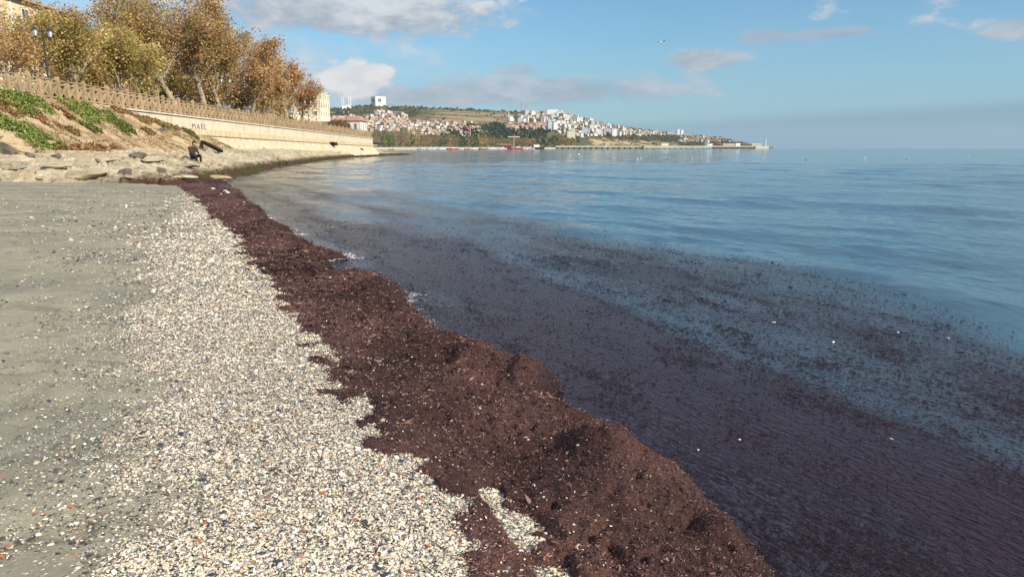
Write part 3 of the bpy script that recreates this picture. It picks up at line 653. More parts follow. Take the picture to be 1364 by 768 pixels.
# green creepers: (u, v, half-length along slope, half-height, angle, density) read off the bank
def bank_point(u, v):
    d = ray(u, v); k = np.arange(15, 95, 0.02)[:, None]; p = d[None] * k; x, y, z = p[:, 0], p[:, 1], CH + p[:, 2]
    hit = (x > XF - .5) & (x < toeX(y) + 0.8) & (z <= bank_z(x, y)); i = np.argmax(hit)
    return np.array([x[i], y[i], z[i]]) if hit.any() else None
LG = [(0.115, 0.165, 0.03), (0.17, 0.225, 0.05), (0.075, 0.105, 0.025), (0.25, 0.26, 0.08)]
LD = [(0.06, 0.085, 0.022), (0.10, 0.13, 0.03), (0.16, 0.15, 0.05)]
LB = [(0.20, 0.085, 0.035), (0.26, 0.13, 0.05), (0.14, 0.07, 0.035), (0.30, 0.20, 0.09)]
PATCH = [  # name, label, list of (u, v, radius m along Y, radius across), palette, count
 ('creeping_plant', 'broad bright green creeper spreading low down the earth bank', [(20, 172, 1.6, .7), (48, 184, 1.3, .6), (70, 194, .7, .4), (5, 166, 1.0, .6)], LG, 4600),
 ('creeping_plant', 'green creeper hanging from the bank top under the fence', [(15, 128, 1.6, .7), (38, 134, 1.6, .7), (25, 141, 1.2, .6), (48, 140, .9, .6)], LG, 4600),
 ('creeping_plant', 'yellow-green creeper in the middle of the bank running down from the fence', [(110, 148, 1.5, .6), (128, 152, 1.4, .6), (118, 156, 1.2, .5), (95, 142, 1.0, .5)], LG + [(0.28, 0.27, 0.06)], 4200),
 ('creeping_plant', 'tongue of dark green creeper trailing down beside the pale gully', [(148, 158, .9, .5), (160, 167, .9, .5), (170, 176, .7, .4)], LD + LG[:1], 3600),
 ('creeping_plant', 'small round green plant alone on the bare earth bank', [(122, 174, .8, .38)], LD, 1300),
 ('creeping_plant', 'thin green creeper mixed with rusty leaves near the wall end', [(205, 158, 1.4, .5), (228, 162, 1.2, .4), (215, 164, .9, .4)], LG[:2] + LB, 2600),
 ('creeping_plant', 'sparse olive weeds beside the dark hole on the bank', [(198, 176, .7, .3), (98, 178, .5, .25)], LD + LB, 700),
 ('dry_shrub', 'rusty brown dead bracken at the foot of the bank', [(128, 199, 1.6, .45), (152, 200, 1.5, .4), (110, 202, 1.0, .3), (90, 200, .9, .3)], LB, 2000),
 ('dry_shrub', 'rusty dead creeper on the upper bank below the fence posts', [(12, 148, 1.0, .5), (60, 160, 1.0, .6), (85, 150, .9, .4)], LB + LD[:1], 1300),
 ('dry_shrub', 'russet dead creeper strip along the wall coping', [(180, 147, 2.4, .4), (205, 150, 2.6, .4), (160, 143, 1.4, .3)], LB + LG[:1], 2200),
 ('dry_shrub', 'olive weeds hugging the wall beside the painted letters', [(243, 170, 1.0, .35), (252, 174, .8, .35), (258, 182, .6, .3)], LD + LB[:1], 1500)]
rng = np.random.default_rng(21)
for nm, lab, cen, pal, cnt in PATCH:
    Ps = []
    for u, v, ra, rb in cen:
        p = None
        for dv in range(0, 30, 3):
            p = bank_point(u, v + dv)
            if p is not None: break
        if p is None: continue
        n = int(cnt * 1.6 / len(cen)); rr_ = np.sqrt(rng.random(n)) * rng.uniform(.8, 1.15, n); th = rng.uniform(0, 6.283, n)
        yy = p[1] + ra * rr_ * np.cos(th); xx = p[0] + rb * 1.5 * rr_ * np.sin(th)
        k = fbm(xx * 2.2, yy * 2.2, 153, 3) > -0.22; xx, yy = xx[k], yy[k]
        xx = np.clip(xx, XF + 0.15, toeX(yy) + 0.4)
        Ps.append(np.stack([xx, yy, bank_z(xx, yy) + np.abs(rng.normal(0, 0.10, len(xx))) + 0.02], -1))
    P = np.concatenate(Ps); cl = pick(pal, [1] * len(pal), len(P), rng, 0.3) * 1.4
    V, F, Cc = leaf_cards(P, rng.uniform(0.05, 0.11, len(P)), cl, rng, 0.8)
    o = empty(nm, P.mean(0), lab, 'plant', 'plants on the earth bank')
    lf = mk('foliage', np_mesh('foliage', V - P.mean(0), F, False, Cc), M_leafg, o)
# dry grass and low weed litter over all the bank
n = 30000; yy = rng.uniform(24, 84, n); t = rng.random(n); xx = toeX(yy) + 0.2 + (XF + 0.5 - toeX(yy)) * t
k = fbm(xx * 0.9, yy * 0.9, 155, 3) > 0.02; xx, yy = xx[k], yy[k]
P = np.stack([xx, yy, bank_z(xx, yy) + 0.03], -1)
V, F, Cc = leaf_cards(P, rng.uniform(0.035, 0.08, len(P)), pick([(0.34, 0.24, 0.12), (0.22, 0.14, 0.06), (0.14, 0.13, 0.05), (0.42, 0.32, 0.18)], [3, 3, 2, 2], len(P), rng), rng, 0.2, 1.4)
mk('dry_grass', np_mesh('dry_grass', V, F, False, Cc), M_leafg, label='dry straw-coloured grass and litter over the earth bank', cat='grass', kind='stuff')

# ------------------------------------------------------------------ boulders
M_dark = simple('dark_boulder', (0.115, 0.10, 0.082), 0.95, 0.2, 0.35, 3.0, 0.8, 12)
M_pale = simple('pale_boulder', (0.47, 0.40, 0.28), 0.9, 0.2, 0.25, 3.0, 0.8, 10)
M_tan = simple('tan_boulder', (0.40, 0.29, 0.16), 0.9, 0.2, 0.25, 3.0, 0.8, 10)
def boulder(seed, n=14):
    rg = np.random.default_rng(seed); bm = bmesh.new(); bmesh.ops.create_icosphere(bm, subdivisions=3, radius=1)
    pl = [(Vector(rg.normal(0, 1, 3)).normalized(), rg.uniform(0.5, 0.85)) for _ in range(n)]
    for v in bm.verts:
        for nn, d in pl:
            e = v.co.dot(nn) - d
            if e > 0: v.co -= nn * e * 0.9
    co = np.array([v.co[:] for v in bm.verts]); f = 1 + 0.14 * fbm(co[:, 0] * 2.4 + seed, co[:, 1] * 2.4 + co[:, 2] * 2, seed, 4)
    for v, q in zip(bm.verts, f): v.co *= float(q)
    me = bpy.data.meshes.new('boulder'); bm.to_mesh(me); bm.free(); return me
def ground_hit(u, v, extra=0):
    d = ray(u, v); k = np.geomspace(4, 260, 5000)[:, None]; p = d[None] * k; x, y, z = p[:, 0], p[:, 1], CH + p[:, 2]
    h = np.where((y < 44) & (x < C_edge(np.minimum(y, 36)) + 0.3), beach_z(x, y), -9)
    h = np.where(y > 27, np.maximum(h, shelf_z(x, y)), h); h = np.where((x < toeX(y) + 0.9) & (y < 90), np.maximum(h, bank_z(x, y)), h)
    hit = z <= h; i = np.argmax(hit)
    return np.array([x[i], y[i], h[i]]) if hit.any() else (ground_hit(u, v + 2) if v < 230 else None)
BL = [ # u, v (base centre), width px, height px, material, label
 (4, 205, 30, 26, M_dark, 'dark grey boulder leaning at the foot of the bank beside the green creeper'),
 (36, 208, 14, 9, M_dark, 'small dark boulder half buried at the foot of the bank'),
 (69, 209, 22, 9, M_dark, 'low rounded black boulder below the rusty bracken'),
 (181, 210, 28, 10, M_dark, 'wide dark grey boulder at the right end of the bracken'),
 (163, 233, 26, 12, M_dark, 'dark wedge-shaped boulder standing on the sand edge of the shelf'),
 (168, 237, 26, 9, M_pale, 'pale boulder leaning against the dark wedge-shaped one'),
 (212, 228, 20, 8, M_dark, 'dark slab on the pale rock shelf'),
 (54, 238, 26, 6, M_tan, 'flat tan stone lying on the grey sand'),
 (25, 234, 13, 6, M_tan, 'yellowish stone on the sand beside the flat tan one'),
 (112, 234, 60, 17, M_pale, 'broad smooth cream boulder at the edge of the sand'),
 (140, 214, 40, 11, M_pale, 'cream rounded boulder below the dead bracken'),
 (20, 224, 44, 9, M_pale, 'long low cream boulder near the leaning dark boulder'),
 (75, 222, 44, 9, M_pale, 'cream boulder behind the flat tan stone'),
 (200, 214, 34, 8, M_pale, 'cream ledge stone beside the wide dark boulder'),
 (232, 207, 12, 7, M_tan, 'squarish tan block behind the seated person'),
 (196, 207, 12, 6, M_tan, 'tan block fallen at the foot of the bank'),
 (222, 200, 10, 6, M_tan, 'tan block resting higher on the bank'),
 (286, 237, 40, 9, M_tan, 'long tan rock at the head of the seaweed'),
 (247, 222, 30, 8, M_pale, 'pale ledge in front of the seated person'),
 (214, 174, 12, 8, M_dark, 'dark stone bedded in the bank below the wall'),
 (2, 238, 14, 5, M_pale, 'white stone on the sand beside the pale shelf'),
 (240, 236, 40, 8, M_pale, 'low pale rock where sand meets seaweed'),
 (300, 236, 10, 8, M_dark, 'dark wet stone at the waterline in the little inlet'),
 (296, 241, 12, 4, M_dark, 'flat wet stone beside the inlet'),
 (492, 192, 7, 11, M_tan, 'brown weathered patch stone on the rounded end of the wall')]
for i, (u, v, wp, hp, m, lab) in enumerate(BL):
    p = ground_hit(u, v)
    if p is None: continue
    if i == len(BL) - 1: continue
    k = p[1] / FPX; me = boulder(300 + i); m = M_rock if m is M_pale else m
    o = mk('boulder', me, m, None, lab, 'boulder', 'boulders along the foot of the bank', None, p + np.array([0, 0.2, 0]))
    o.scale = (wp * k / 2 * 1.05, wp * k / 2 * 0.8, hp * k * (0.6 if m is M_dark or wp < 20 else 0.45)); o.rotation_euler = (0, 0, i * 1.3 if wp < 20 else 0.2 * math.sin(i * 5))

# ------------------------------------------------------------------ promenade, sea wall
g = mat('cream_concrete'); n1 = g.noise(g.pos, 0.8, 5, 0.6); n2 = g.noise(g.scalev(g.pos, 1, 2.2, 0.22), 1.3, 5, 0.65); n3 = g.noise(g.pos, 9, 4, 0.6)
c = g.mix(g.smooth(n1, 0.3, 0.7), (0.55, 0.48, 0.34), (0.66, 0.59, 0.45)); c = g.mix(g.math('MULTIPLY', g.smooth(n2, 0.55, 0.70), 0.5), c, (0.34, 0.28, 0.18)); c = g.mix(g.math('MULTIPLY', g.smooth(n3, 0.60, 0.75), 0.35), c, (0.3, 0.26, 0.18))
M_conc = pset(g, c, 0.88, g.bump(n3, 0.3, 0.02), 0.2)
M_conc2 = simple('buff_concrete', (0.53, 0.43, 0.27), 0.88, 0.2, 0.16, 0.9, 0.4, 6)
M_grey = simple('grey_concrete', (0.35, 0.31, 0.22), 0.9, 0.2, 0.25, 1.2, 0.5, 6)
M_pave = simple('promenade_paving', (0.36, 0.32, 0.27), 0.9, 0.2, 0.15, 2)
M_asph = simple('asphalt', (0.05, 0.05, 0.052), 0.9, 0.2, 0.2, 2)
def slab(name, x0, x1, y0, y1, dz_top, th, m, step=10.0):
    mb = MB(); y = y0
    n = max(1, int(round((y1 - y0) / step)))
    ysn = np.linspace(y0, y1, n + 1)
    vs = []; 
    for yy_ in ysn:
        z = float(Pz(yy_)) + dz_top
        vs += [(x0, yy_, z), (x1, yy_, z), (x1, yy_, z - th), (x0, yy_, z - th)]
    fs = [(3, 2, 1, 0), (n * 4, n * 4 + 1, n * 4 + 2, n * 4 + 3)]
    for i in range(n):
        for k in range(4): fs.append((i * 4 + k, i * 4 + (k + 1) % 4, (i + 1) * 4 + (k + 1) % 4, (i + 1) * 4 + k))
    mb.add(vs, fs); return mb
mk('promenade', slab('promenade', -40.2, XF + 0.20, -10, WALL_Y1 + 1, 0, 0.30, 0).mesh('promenade'), M_pave, kind='structure')
mk('kerb', slab('kerb', -40.42, -40.2, -10, WALL_Y1 + 1, 0.0, 0.35, 0).mesh('kerb'), M_conc2, kind='structure')
mk('road', slab('road', -51.6, -40.42, -10, 228, -0.13, 0.3, 0).mesh('road'), M_asph, kind='structure')
mk('pavement', slab('pavement', -108, -51.6, -10, 276, 0.0, 0.5, 0).mesh('pavement'), M_pave, kind='structure')
mb = slab('marking', -46.1, -45.95, -10, 228, -0.126, 0.002, 0); mk('road_marking', mb.mesh('road_marking'), simple('road_paint', (0.75, 0.75, 0.72), 0.7), kind='structure')

wall = empty('sea_wall', (XF + 0.3, WALL_Y0, 0), 'long cream concrete sea wall with a sloping stone foot below the promenade', 'wall')
def wpart(mb, name, m, label=None, kind=None, smooth=False):
    o = part(mb, name, m, wall, label, smooth, kind); o.matrix_parent_inverse = Matrix.Translation(-Vector(wall.location)); return o
ny = np.linspace(WALL_Y0, WALL_Y1, 15)
for i in range(len(ny) - 1):
    a, b = ny[i] + 0.012, ny[i + 1] - 0.012; z0, z1 = float(Pz(a)), float(Pz(b)); j = 0.010 * ((i * 7) % 3 - 1)
    def pris(x0, x1, da, db, xb0=None):
        xx = xb0 if xb0 is not None else x1
        return MB().add([(x0, a, z0 - da), (x1 + j, a, z0 - da), (xx + j, a, z0 - db), (x0, a, z0 - db), (x0, b, z1 - da), (x1 + j, b, z1 - da), (xx + j, b, z1 - db), (x0, b, z1 - db)],
                        [(0, 1, 2, 3), (7, 6, 5, 4), (0, 4, 5, 1), (1, 5, 6, 2), (2, 6, 7, 3), (3, 7, 4, 0)])
    wpart(pris(XF - 0.4, XF + 0.36, 0.02, 0.16), 'coping', M_conc)
    wpart(pris(XF - 0.4, XF + 0.26, 0.26, 1.26), 'upper_panel', M_conc)
    wpart(pris(XF - 0.4, XF + 0.31, 1.26, 1.82, XF + 0.40), 'band_panel', M_conc2)
wpart(slab('x', XF - 0.4, XF + 0.17, WALL_Y0, WALL_Y1, -0.01, 2.2, 0), 'backing_wall', M_grey)
wpart(slab('x', XF + 0.1, XF + 0.49, WALL_Y0 + 8, WALL_Y1, -1.83, 0.08, 0), 'ledge', M_grey)
# sloping rubble foot
yv = np.concatenate([np.arange(64, WALL_Y1 - 0.5, 0.36), WALL_Y1 - 0.5 + np.linspace(0, 3.2, 22)]); nz = 60; tt = np.linspace(0, 1, nz)[None]; yc = yv[:, None]
zt = (Pz(yc) - 1.91); zb = np.full_like(zt, 0.3); Z = zt + (zb - zt) * tt
out = 0.38 + 1.5 * tt ** 1.25 * np.interp(yc, [64, 79, 108, 166], [0.8, 1.0, 1.1, 1.2])
X = XF + out; Y = np.repeat(yc, nz, 1)
endt = np.clip((Y - (WALL_Y1 - 0.5)) / 3.2, 0, 1)                # rounded end turning away
X = X - (2.4 + out) * (1 - np.sqrt(np.clip(1 - endt ** 2, 0, 1))); Y = Y + endt * out * 0.2
rb = fbm(Y * 3.2, Z * 3.4, 161, 3, .6); X = X + (0.07 * rb - 0.05 * sst(fbm(Y * 2.1, Z * 2.6, 163, 2), 0.35, 0.6)) * sst(tt, 0.02, 0.12) + 0.10 * fbm(Y * .5, Z * .8, 165, 2) * tt
g = mat('rubble_foot'); n1 = g.noise(g.pos, 0.8, 6, 0.65); n2 = g.noise(g.pos, 5, 4, 0.6); vo = g.voro(g.pos, 3.4)
c = g.mix(g.smooth(n1, 0.35, 0.65), (0.54, 0.44, 0.28), (0.62, 0.54, 0.39)); c = g.mix(g.math('MULTIPLY', g.smooth(n2, 0.60, 0.70), 0.6), c, (0.24, 0.19, 0.115))
c = g.mix(g.math('MULTIPLY', g.smooth(vo.outputs['Distance'], 0.55, 0.8), 0.3), c, (0.25, 0.2, 0.13))
M_rub = pset(g, c, 0.92, g.bump(g.math('ADD', n2, g.math('MULTIPLY', vo.outputs['Distance'], -0.6)), 0.8, 0.12), 0.15)
me = np_mesh('stone_foot', np.stack([X, Y, Z], -1).reshape(-1, 3), grid_faces(len(yv), nz), False); me.flip_normals()
o = mk('stone_foot', me, M_rub, wall); o.matrix_parent_inverse = Matrix.Translation(-Vector(wall.location))
# rounded head of the wall at its far end
mb = MB(); n = 20; vs = []; fs = []
for k in range(n + 1):
    t = math.pi / 2 * k / n; x = XF + 0.26 - 2.6 + 2.6 * math.cos(t); y = WALL_Y1 - 0.01 + 2.6 * math.sin(t)
    vs += [(x, y, float(Pz(WALL_Y1)) - 0.02), (x, y, 0.2)]
for k in range(n): fs.append((k * 2, k * 2 + 1, k * 2 + 3, k * 2 + 2))
fs.append(tuple(range(0, 2 * n + 2, 2)) + ()); mb.add(vs, fs); wpart(mb, 'rounded_head', M_conc2, smooth=False)
mb = MB(); 
for (u, v, w_, h_) in ((446, 191.5, 4.5, 4.5), (481.5, 199, 3, 2.6)):
    X_ = XF + 1.0; p = at_x(u, v, X_); k = p[1] / FPX
    wp_ = MB(); wp_.add([(p[0] - .6, p[1] - w_ * k * 2.2, p[2] + h_ * k * .5), (p[0] - .6, p[1] + w_ * k * 2.4, p[2] + h_ * k * .4), (p[0] - .6, p[1] + w_ * k * 2, p[2] - h_ * k * .5), (p[0] - .6, p[1], p[2] - h_ * k * .3),
                         (p[0] + .12, p[1] - w_ * k * 2.2, p[2] + h_ * k * .5), (p[0] + .12, p[1] + w_ * k * 2.4, p[2] + h_ * k * .4), (p[0] + .25, p[1] + w_ * k * 2, p[2] - h_ * k * .5), (p[0] + .2, p[1], p[2] - h_ * k * .3)],
                        [(0, 1, 2, 3), (7, 6, 5, 4), (0, 4, 5, 1), (1, 5, 6, 2), (2, 6, 7, 3), (3, 7, 4, 0)])
    wpart(wp_, 'drain_outlet', simple('dark_outlet', (0.03, 0.028, 0.025), 0.9), label='dark drain outlet in the stone foot')
# sloping grey buttress where the bank meets the wall, and the charred plank below it
'''b0, b1 = at_x(262, 170, XF + 0.7), at_x(290, 200, -24.6 * KS)
bt = MB(); 
for (p, q) in ((b0, b1),):
    d = Vector(q) - Vector(p); nrm = Vector((1, 0, 0)); 
    bt.bar(Vector(p) + Vector((-0.2, -1.2, -0.1)), Vector(q) + Vector((-0.3, -0.6, -0.2)), 2.6, 0.5, 0)
o = mk('buttress', bt.mesh('buttress'), M_grey, None, 'sloping grey concrete buttress where the bank meets the sea wall', 'buttress')'''
p, q = ground_hit(268.5, 191), ground_hit(293, 203.5); p = p + np.array([0.1, 0, .12]); q = q + np.array([0.1, 0, .12])
o = mk('charred_plank', MB().bar(p, q, 0.30, 0.22).mesh('charred_plank'), simple('char', (0.012, 0.011, 0.010), 0.9, 0.2, 0.3, 8), None, 'black charred plank lying slanted behind the seated person', 'plank')
p, q = ground_hit(259, 188), ground_hit(271, 198); p = p + np.array([0.05, 0, .06]); q = q + np.array([0.05, 0, .06])
mk('weathered_plank', MB().bar(p, q, 0.16, 0.10).mesh('weathered_plank'), simple('old_wood', (0.24, 0.18, 0.11), 0.9, 0.2, 0.3, 8), None, 'thin weathered plank slanting beside the charred one', 'plank')
# painted letters
fc = bpy.data.curves.new('letters', 'FONT'); fc.body = 'MAEL'; fc.size = 1.08; fc.extrude = 0.004; fc.align_x = 'LEFT'; fc.space_character = 1.25
fo = bpy.data.objects.new('letters_tmp', fc); COL.objects.link(fo); dg = bpy.context.evaluated_depsgraph_get()
lme = bpy.data.meshes.new_from_object(fo.evaluated_get(dg)); bpy.data.objects.remove(fo)
lo = at_x(255.5, 171.5, XF + 0.28)
o = mk('painted_letters', lme, simple('grey_paint', (0.09, 0.10, 0.11), 0.8, 0.2, 0.3, 8), wall, 'grey spray-painted letters on the end of the wall')
o.matrix_parent_inverse = Matrix.Translation(-Vector(wall.location)); o.location = (XF + 0.285, lo[1], lo[2] - 0.0); o.rotation_euler = (math.pi / 2, 0, math.pi / 2)
o.scale = (1.15, 0.72, 1)

# ------------------------------------------------------------------ fence
M_fen = simple('tan_fence_timber', (0.36, 0.265, 0.155), 0.85, 0.2, 0.22, 1.5, 0.3, 14)
fence = empty('promenade_fence', (XF, 28 * KS, float(Pz(28 * KS))), 'tan timber-look fence with crossed braces along the promenade edge', 'fence')
SP = 0.86; fence.scale = (KS, KS, KS)
def fchild(name, me, y, z=0.0):
    o = bpy.data.objects.new(name, me); COL.objects.link(o); o.parent = fence; o.location = (0, y - 28, -0.0098 * (y - 28) + z); return o
def post_mesh(h, w):
    mb = MB(); mb.add([(-w * .45, -w * .5, 0), (w * .45, -w * .5, 0), (w * .45, w * .5, 0), (-w * .45, w * .5, 0), (-w * .5, -w * .55, h * .93), (w * .5, -w * .55, h * .93), (w * .5, w * .55, h * .93), (-w * .5, w * .55, h * .93),
                       (-w * .3, -w * .3, h), (w * .3, -w * .3, h), (w * .3, w * .3, h), (-w * .3, w * .3, h)],
                      [(3, 2, 1, 0), (0, 1, 5, 4), (1, 2, 6, 5), (2, 3, 7, 6), (3, 0, 4, 7), (4, 5, 9, 8), (5, 6, 10, 9), (6, 7, 11, 10), (7, 4, 8, 11), (8, 9, 10, 11)])
    m = mb.mesh('post'); m.materials.append(M_fen); return m
pm_s, pm_t = post_mesh(1.04, 0.22), post_mesh(1.32, 0.19)
def brace_mesh(s):
    m = MB().bar((0.02 * s, 0.05, 0.14 if s > 0 else 0.86), (0.02 * s, SP - 0.05, 0.86 if s > 0 else 0.14), 0.07, 0.13).mesh('brace'); m.materials.append(M_fen); return m
bm1, bm2 = brace_mesh(1), brace_mesh(-1)
plm = MB().box(-0.035, 0.035, 0.17, SP - 0.17, 0.52, 0.80).mesh('infill_plate'); plm.materials.append(M_fen)
rl_b = MB().box(-0.08, 0.08, 0.0, SP * 3, 0.06, 0.155).mesh('bottom_rail'); rl_b.materials.append(M_fen)
rl_t = MB().tube([(0, 0, 1.10), (0, SP * 3, 1.10)], [0.035, 0.035], 6).mesh('top_rail'); rl_t.materials.append(M_fen)
rl_m = MB().box(-0.05, 0.05, 0.0, SP * 3, 0.84, 0.93).mesh('middle_rail'); rl_m.materials.append(M_fen)
y = 28.0; i = 0; farb = MB()
while y < WALL_Y1 / KS - 0.3:
    fchild('post', pm_t if i % 3 == 0 else pm_s, y)
    if y < 92: fchild('brace', bm1, y); fchild('brace', bm2, y)
    else:
        z = -0.0098 * (y - 28)
        farb.bar((.02, y - 28 + .05, z + .14), (.02, y - 28 + SP - .05, z + .86), .07, .13); farb.bar((-.02, y - 28 + .05, z + .86), (-.02, y - 28 + SP - .05, z + .14), .07, .13)
    if i % 3 == 0:
        fchild('bottom_rail', rl_b, y); fchild('top_rail', rl_t, y); fchild('middle_rail', rl_m, y)
    y += SP; i += 1
mk('brace', farb.mesh('far_braces'), M_fen, fence, kind='stuff')
# ------------------------------------------------------------------ lamps
M_iron = simple('black_iron', (0.018, 0.018, 0.018), 0.5, 0.5)
M_rust = simple('rusty_iron', (0.09, 0.05, 0.03), 0.8, 0.3, 0.3, 10)
g = mat('lantern_glass'); M_lglass = pset(g, (0.62, 0.66, 0.62), 0.25, None, 0.5)
def lamp(h):
    root = empty('street_lamp', (0, 0, 0), 'x', 'street lamp', 'double-lantern lamps along the promenade')
    mb = MB(); mb.lathe([(0.16, 0), (0.16, 0.12), (0.11, 0.18), (0.10, 0.75), (0.07, 0.82), (0.05, 0.9), (0.042, h - 0.5), (0.06, h - 0.48), (0.06, h - 0.42), (0.035, h - 0.4), (0.03, h), (0.06, h + 0.04), (0.03, h + 0.12), (0.0, h + 0.2)], 12)
    part(mb, 'pole', M_iron, root, smooth=False)
    for s in (-1, 1):
        a = MB(); pts = [(0, 0, h - 0.62), (0, s * 0.18, h - 0.30), (0, s * 0.34, h - 0.02), (0, s * 0.44, h - 0.04), (0, s * 0.46, h - 0.16)]
        a.tube(pts, [0.028, 0.026, 0.024, 0.024, 0.024], 6); part(a, 'arm', M_iron, root)
        l = MB(); c = (0, s * 0.46, h - 0.86)
        l.lathe([(0.10, 0.04), (0.19, 0.44)], 6, c); lo_ = part(l, 'lantern', M_lglass, root)
        k = MB(); k.lathe([(0.245, 0.435), (0.22, 0.48), (0.12, 0.60), (0.06, 0.64), (0.03, 0.72)], 6, c)
        kk = part(k, 'cap', M_iron, lo_)
        k = MB(); k.lathe([(0.03, -0.06), (0.11, 0.0), (0.115, 0.045)], 6, c); part(k, 'base', M_iron, lo_)
        k = MB()
        for q in range(6):
            t = 2 * math.pi * (q + .5) / 6; k.bar((c[0] + .103 * math.cos(t), c[1] + .103 * math.sin(t), c[2] + .04), (c[0] + .195 * math.cos(t), c[1] + .195 * math.sin(t), c[2] + .44), 0.018, 0.018)
        part(k, 'glazing_bars', M_iron, lo_)
    return root
LX = XF - 0.9
l0 = lamp(4.35 * KS)
LAMP = [(75.5, 'black double-lantern lamp post rising in front of the cream apartment house'), (307, 'black double-lantern lamp post in front of the tallest brown plane trees'),
        (413, 'black double-lantern lamp post beside the two people on the promenade'), (463, 'dark double-lantern lamp post in front of the orange hillside houses'), (222, 'black double-lantern lamp post beside the red house')]
for i, (u, lab) in enumerate(LAMP):
    X_ = LX if i < 4 else -50.9
    Y_ = at_x(u, 150, X_)[1]; Y_ = X_ * HPX / (u - 682)
    o = l0 if i == 0 else copy_tree(l0)
    o.location = (X_, Y_, float(Pz(Y_)) - 0.02); o.rotation_euler = (0, 0, -0.75 if i == 0 else -0.7 - 0.2 * i); o['label'] = lab
    if i == 4: o.scale = (0.8, 0.8, 0.62)

# ------------------------------------------------------------------ trees
g = mat('plane_bark'); n = g.noise(g.pos, 2.4, 4, 0.6); n2 = g.noise(g.pos, 7, 4, 0.6)
M_bark = pset(g, g.mix(g.smooth(n2, 0.4, 0.6), g.mix(g.smooth(n, 0.4, 0.6), (0.24, 0.19, 0.13), (0.42, 0.36, 0.26)), (0.33, 0.28, 0.19)), 0.9, g.bump(n2, 0.5, 0.05), 0.15)
M_leaf = colmat('autumn_leaf', 0.65, 0.25, 0.5)
OCH = [(0.33, 0.22, 0.085), (0.27, 0.185, 0.075), (0.21, 0.165, 0.065), (0.40, 0.29, 0.12), (0.23, 0.13, 0.065)]
BRN = [(0.28, 0.155, 0.085), (0.21, 0.12, 0.075), (0.34, 0.21, 0.115), (0.17, 0.10, 0.065), (0.29, 0.21, 0.11)]
RST = [(0.34, 0.19, 0.095), (0.28, 0.15, 0.08), (0.28, 0.185, 0.10), (0.38, 0.26, 0.135)]
OLV = [(0.22, 0.18, 0.055), (0.16, 0.14, 0.045), (0.30, 0.22, 0.07), (0.12, 0.09, 0.04)]
def plane_tree(loc, H, spread, pal, nleaf, seed, label, fork=0.3, lsize=0.16, sparse=0.0, lean=(0, 0), name='plane_tree', group='plane trees along the promenade', squash=1.0):
    rg = random.Random(seed); rn = np.random.default_rng(seed); br = MB(); tips = []
    def grow(p, d, L, r, depth):
        n = 4; pts = [p]; rad = [r]; q = p; dd = d
        for k in range(n):
            dd = (dd + Vector((rg.gauss(0, .13), rg.gauss(0, .13), rg.gauss(0.03, .08)))).normalized(); q = q + dd * (L / n); pts.append(q); rad.append(r * (1 - 0.42 * (k + 1) / n))
            if depth >= 2: tips.append((q, depth))
        br.tube(pts, rad, 7 if depth < 2 else 4, cap=False)
        if depth >= 4: return
        nb = (4 if depth == 0 else rg.choice((2, 3, 3)))
        for b in range(nb):
            az_ = rg.uniform(0, 6.283) if depth else (b + rg.uniform(-.25, .25)) * 6.283 / nb
            out = Vector((math.cos(az_), math.sin(az_), 0)); up = rg.uniform(0.35, 1.0) if depth < 2 else rg.uniform(-0.1, 0.8)
            nd = (dd * 0.55 + out * rg.uniform(0.5, 0.95) * spread + Vector((0, 0, up))).normalized()
            st = pts[-1] if b < nb - 1 or depth == 0 else pts[2]
            grow(st, nd, L * rg.uniform(0.62, 0.86), rad[-1] * rg.uniform(0.6, 0.8), depth + 1)
        if depth == 0: grow(pts[-1], (dd + Vector((0, 0, .5))).normalized(), L * 0.95, rad[-1] * 0.85, 1)
    spread = spread * 1.35; r0 = 0.020 * H
    d0 = Vector((lean[0], lean[1], 1)).normalized()
    grow(Vector((0, 0, -0.1)), d0, H * fork, r0, 0)
    T = np.array([t[0][:] for t in tips]); mx = T[:, 2].max(); s = (H * 0.97) / mx
    root = empty(name, loc, label, 'tree', group)
    bv = [(x * s, y * s, z * s) for x, y, z in br.v]; br.v = bv
    T = T * s; me = br.mesh('trunk', True); mk('trunk', me, M_bark, root)
    w = rn.random(len(T)) ** (1.6 + 1.2 * sparse); w /= w.sum(); i = rn.choice(len(T), nleaf, p=w); ph = rn.random(len(T))
    P = T[i] + rn.normal(0, 1, (nleaf, 3)) * np.array([0.46, 0.46, 0.36]) * (H / 12) * (1.0 - 0.2 * sparse)
    dr = rn.random(nleaf) < (0.16 - 0.1 * sparse); P[dr, 2] -= rn.random(dr.sum()) ** 1.5 * 0.35 * H; P[dr, :2] *= 1.1
    tz = P[:, 2] / H
    cl = pick(pal, [1] * len(pal), len(T), rn, 0.2)[i] * rn.uniform(0.8, 1.5, (nleaf, 1)) * np.array([1.62, 1.72, 1.6])
    k = P[:, 2] > 1.3
    V, F, Cc = leaf_cards(P[k], rn.uniform(0.6, 1.3, k.sum()) * lsize, cl[k], rn, 0.3)
    mk('crown', np_mesh('crown', V, F, False, Cc), M_leaf, root); return root
def tpos(u, X): X = X * KS; Y_ = X * HPX / (u - 682); return (X, Y_, float(Pz(Y_)) - 0.03)
